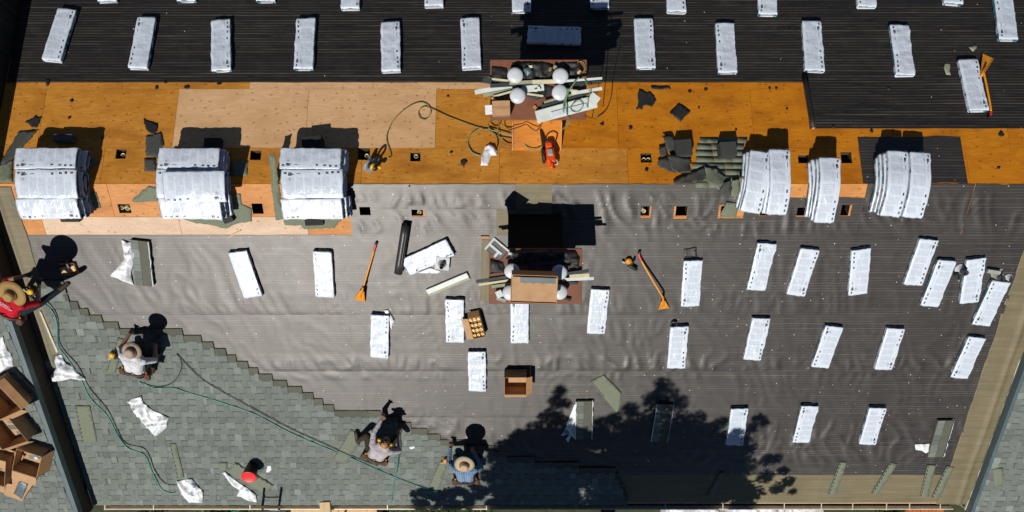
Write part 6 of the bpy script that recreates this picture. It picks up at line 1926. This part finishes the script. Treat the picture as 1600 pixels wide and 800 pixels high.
# ------------------------------------------------------------------ shrubs and the tree
def leaf_mat(name, c):
    t = NT(name)
    g_ = t.node('NewGeometry'); n = t.noise(t.coord(), 3.0, 3)
    n2 = t.noise(t.coord(), 40, 2)
    cc = t.ramp(t.math('ADD', t.math('MULTIPLY', n, 0.6), t.math('MULTIPLY', n2, 0.4)), [(0.3, tuple(k * 0.55 for k in c)), (0.7, tuple(k * 1.5 for k in c))])
    return t.done(cc, 0.5, None, 0.4)
M['leaf'] = leaf_mat('green_leaf', (0.055, 0.095, 0.018))
M['leaf_dark'] = leaf_mat('tree_leaf', (0.035, 0.065, 0.018))
M['bark'] = plain('bark', (0.07, 0.048, 0.03), 0.9, 0.35, 10, 0.8)
def leaves(b, c, rad, n, size, rr):
    for _ in range(n):
        d = Vector((rr.gauss(0, 1), rr.gauss(0, 1), rr.gauss(0, 1))).normalized() * (rr.random() ** 0.4) * rad
        p = c + d
        a = Vector((rr.gauss(0, 1), rr.gauss(0, 1), rr.gauss(0, 0.7))).normalized(); q = a.orthogonal().normalized()
        q = Matrix.Rotation(rr.uniform(0, 6.28), 3, a) @ q
        l_ = size * rr.uniform(0.7, 1.3); w_ = l_ * 0.42
        b.add([p - a * l_ * 0.5, p + q * w_ * 0.5 + a * l_ * 0.05, p + a * l_ * 0.5, p - q * w_ * 0.5 + a * l_ * 0.05], [(0, 1, 2, 3)])
def shrub(u, z, rad, label, seed):
    rr = random.Random(seed); c = ground_x(u, z)
    root = empty('shrub', Matrix.Translation((c.x, c.y, GZ)), label, 'shrub', 'shrubs along the wall')
    b = MB(); st = MB()
    for i in range(16):
        q = Vector((rr.uniform(-1, 1) * rad, rr.uniform(-1, 0.8) * rad, (z - GZ) * rr.uniform(0.45, 1.0)))
        st.tube([Vector((q.x * 0.15, q.y * 0.15, 0)), q * 0.55 + Vector((0, 0, 0.1)), q], [0.018, 0.012, 0.005], 5)
        leaves(b, q, rad * 0.45, 150, 0.09, rr)
    obj('foliage', b.me('foliage', M['leaf']), root); obj('stem', st.me('stem', M['bark']), root)
shrub(232, -4.2, 0.45, 'low green shrub below the eave left of the ladder', 1)
shrub(340, -4.0, 0.55, 'green shrub below the eave beside the hose coil', 2)
shrub(445, -4.2, 0.45, 'green shrub between ladder and scaffold', 3)
shrub(640, -4.1, 0.6, 'yellow green shrub below the eave right of the plywood panel', 4)
shrub(720, -4.2, 0.6, 'shaded shrub below the eave under the blue shirted worker', 5)
shrub(1400, -4.3, 0.4, 'bright green shrub beside the red brown deck', 6)

def tree():
    rr = random.Random(77)
    base = Vector((2.6, -11.2, GZ))
    root = empty('broadleaf_tree', Matrix.Translation(base), 'leafy tree beyond the eave whose shadow falls over the roof', 'tree')
    blobs = []
    def dot(u, v, r, dens=1.0): blobs.append((u, v, r, dens))
    # outline of the shadow on the roof, photo pixels
    for (u, v, r) in [(874,612,12),(868,628,14),(884,630,10),(860,655,22),(838,672,20),(880,662,18),(815,684,18),(1034,600,14),(1042,616,20),(1018,622,16),(1062,628,16),(1030,645,26),(985,640,16),(960,654,14),(1000,662,26),(1060,660,26),(1088,656,18),(940,662,16),(1108,672,18),(1128,660,12),(1186,654,12),(1176,668,10),(1150,668,9),(1195,660,8),
                      (775,712,14),(790,730,20),(762,740,14),(700,770,16),(676,772,12),(660,766,10),(720,764,10),(1140,700,16),(1170,700,10),(1200,718,14),(1215,716,10),(1224,735,10),(1232,752,12),(1215,762,14),(1238,768,7),(1195,745,16),(1180,770,18),(1150,760,20),(1128,690,20),(750,770,12)]:
        dot(u, v, r)
    for _ in range(470):
        u = rr.uniform(775, 1165); v = rr.uniform(665, 800)
        if v < 665 + abs(u - 1000) * 0.10: continue
        dot(u, v, rr.uniform(12, 26))
    for _ in range(64):
        u = rr.uniform(645, 800); dot(u, rr.uniform(768 - (u - 645) * 0.16, 806), rr.uniform(6, 12), 0.8)
    b = MB(); tw = MB()
    ctrs = []
    for (u, v, r, dens) in blobs:
        x, w = P(u, v); q = surf(x, w)
        depth = rr.uniform(-10.4, -8.6)
        k = (depth - q.y) / SUN_DIR.y
        c = q + SUN_DIR * k
        rad = r / 82.0
        ctrs.append(c)
        leaves(b, c - base, rad, int(170 * dens * (rad / 0.2) ** 1.6) + 24, 0.115, rr)
    cen = sum(ctrs, Vector((0, 0, 0))) / len(ctrs)
    obj('crown', b.me('crown', M['leaf_dark']), root)
    # trunk and limbs
    fork = Vector((cen.x + 0.2, -10.4, cen.z - 2.6)) - base
    t = MB(); t.tube(catmull([Vector((0, 0, 0)), fork * 0.4 + Vector((0.1, 0, 0)), fork * 0.8, fork], 5), [0.22 - 0.006 * i for i in range(16)], 12)
    obj('trunk', t.me('trunk', M['bark'], True), root)
    for i in range(26):
        c = ctrs[(i * 13) % len(ctrs)] - base
        mid = fork + (c - fork) * 0.5 + Vector((rr.uniform(-.2, .2), rr.uniform(-.2, .2), -0.15))
        l_ = MB(); l_.tube(catmull([fork, mid, c], 6), [0.085 - 0.0058 * k for k in range(13)], 7); obj('limb', l_.me('limb', M['bark'], True), root)
tree()


# crumbs of torn felt on the bare plywood
rr = random.Random(9)
for (u, v, k) in [(112,157,3.2),(108,184,2.6),(245,137,3.4),(292,136,4.0),(1302,197,3.0),(1362,205,3.0),(1564,210,5.0),(985,200,3.2),(1078,143,3.0),(1103,140,3.0),(1150,203,2.4),(700,150,2.2),(705,238,2.4),(1092,168,2.0),(1230,170,2.2),(1560,262,3.0),(160,216,2.4),(1010,266,3.6),(640,290,2.0)]:
    n = rr.randint(5, 7); a0 = rr.uniform(0, 6)
    pts = [(u + k * rr.uniform(0.6, 1.3) * math.cos(a0 + 6.283 * i / n), v + k * rr.uniform(0.6, 1.3) * math.sin(a0 + 6.283 * i / n)) for i in range(n)]
    pts.reverse()
    south = v > 287
    scrap('felt_crumb', pts, 'dark_felt', 'tiny crumb of torn black felt on the bare plywood', 'felt scrap', 'felt crumbs on the bare plywood', h=0.006, thick=0.003, curl=0.008, step=0.03, ragged=0.004)
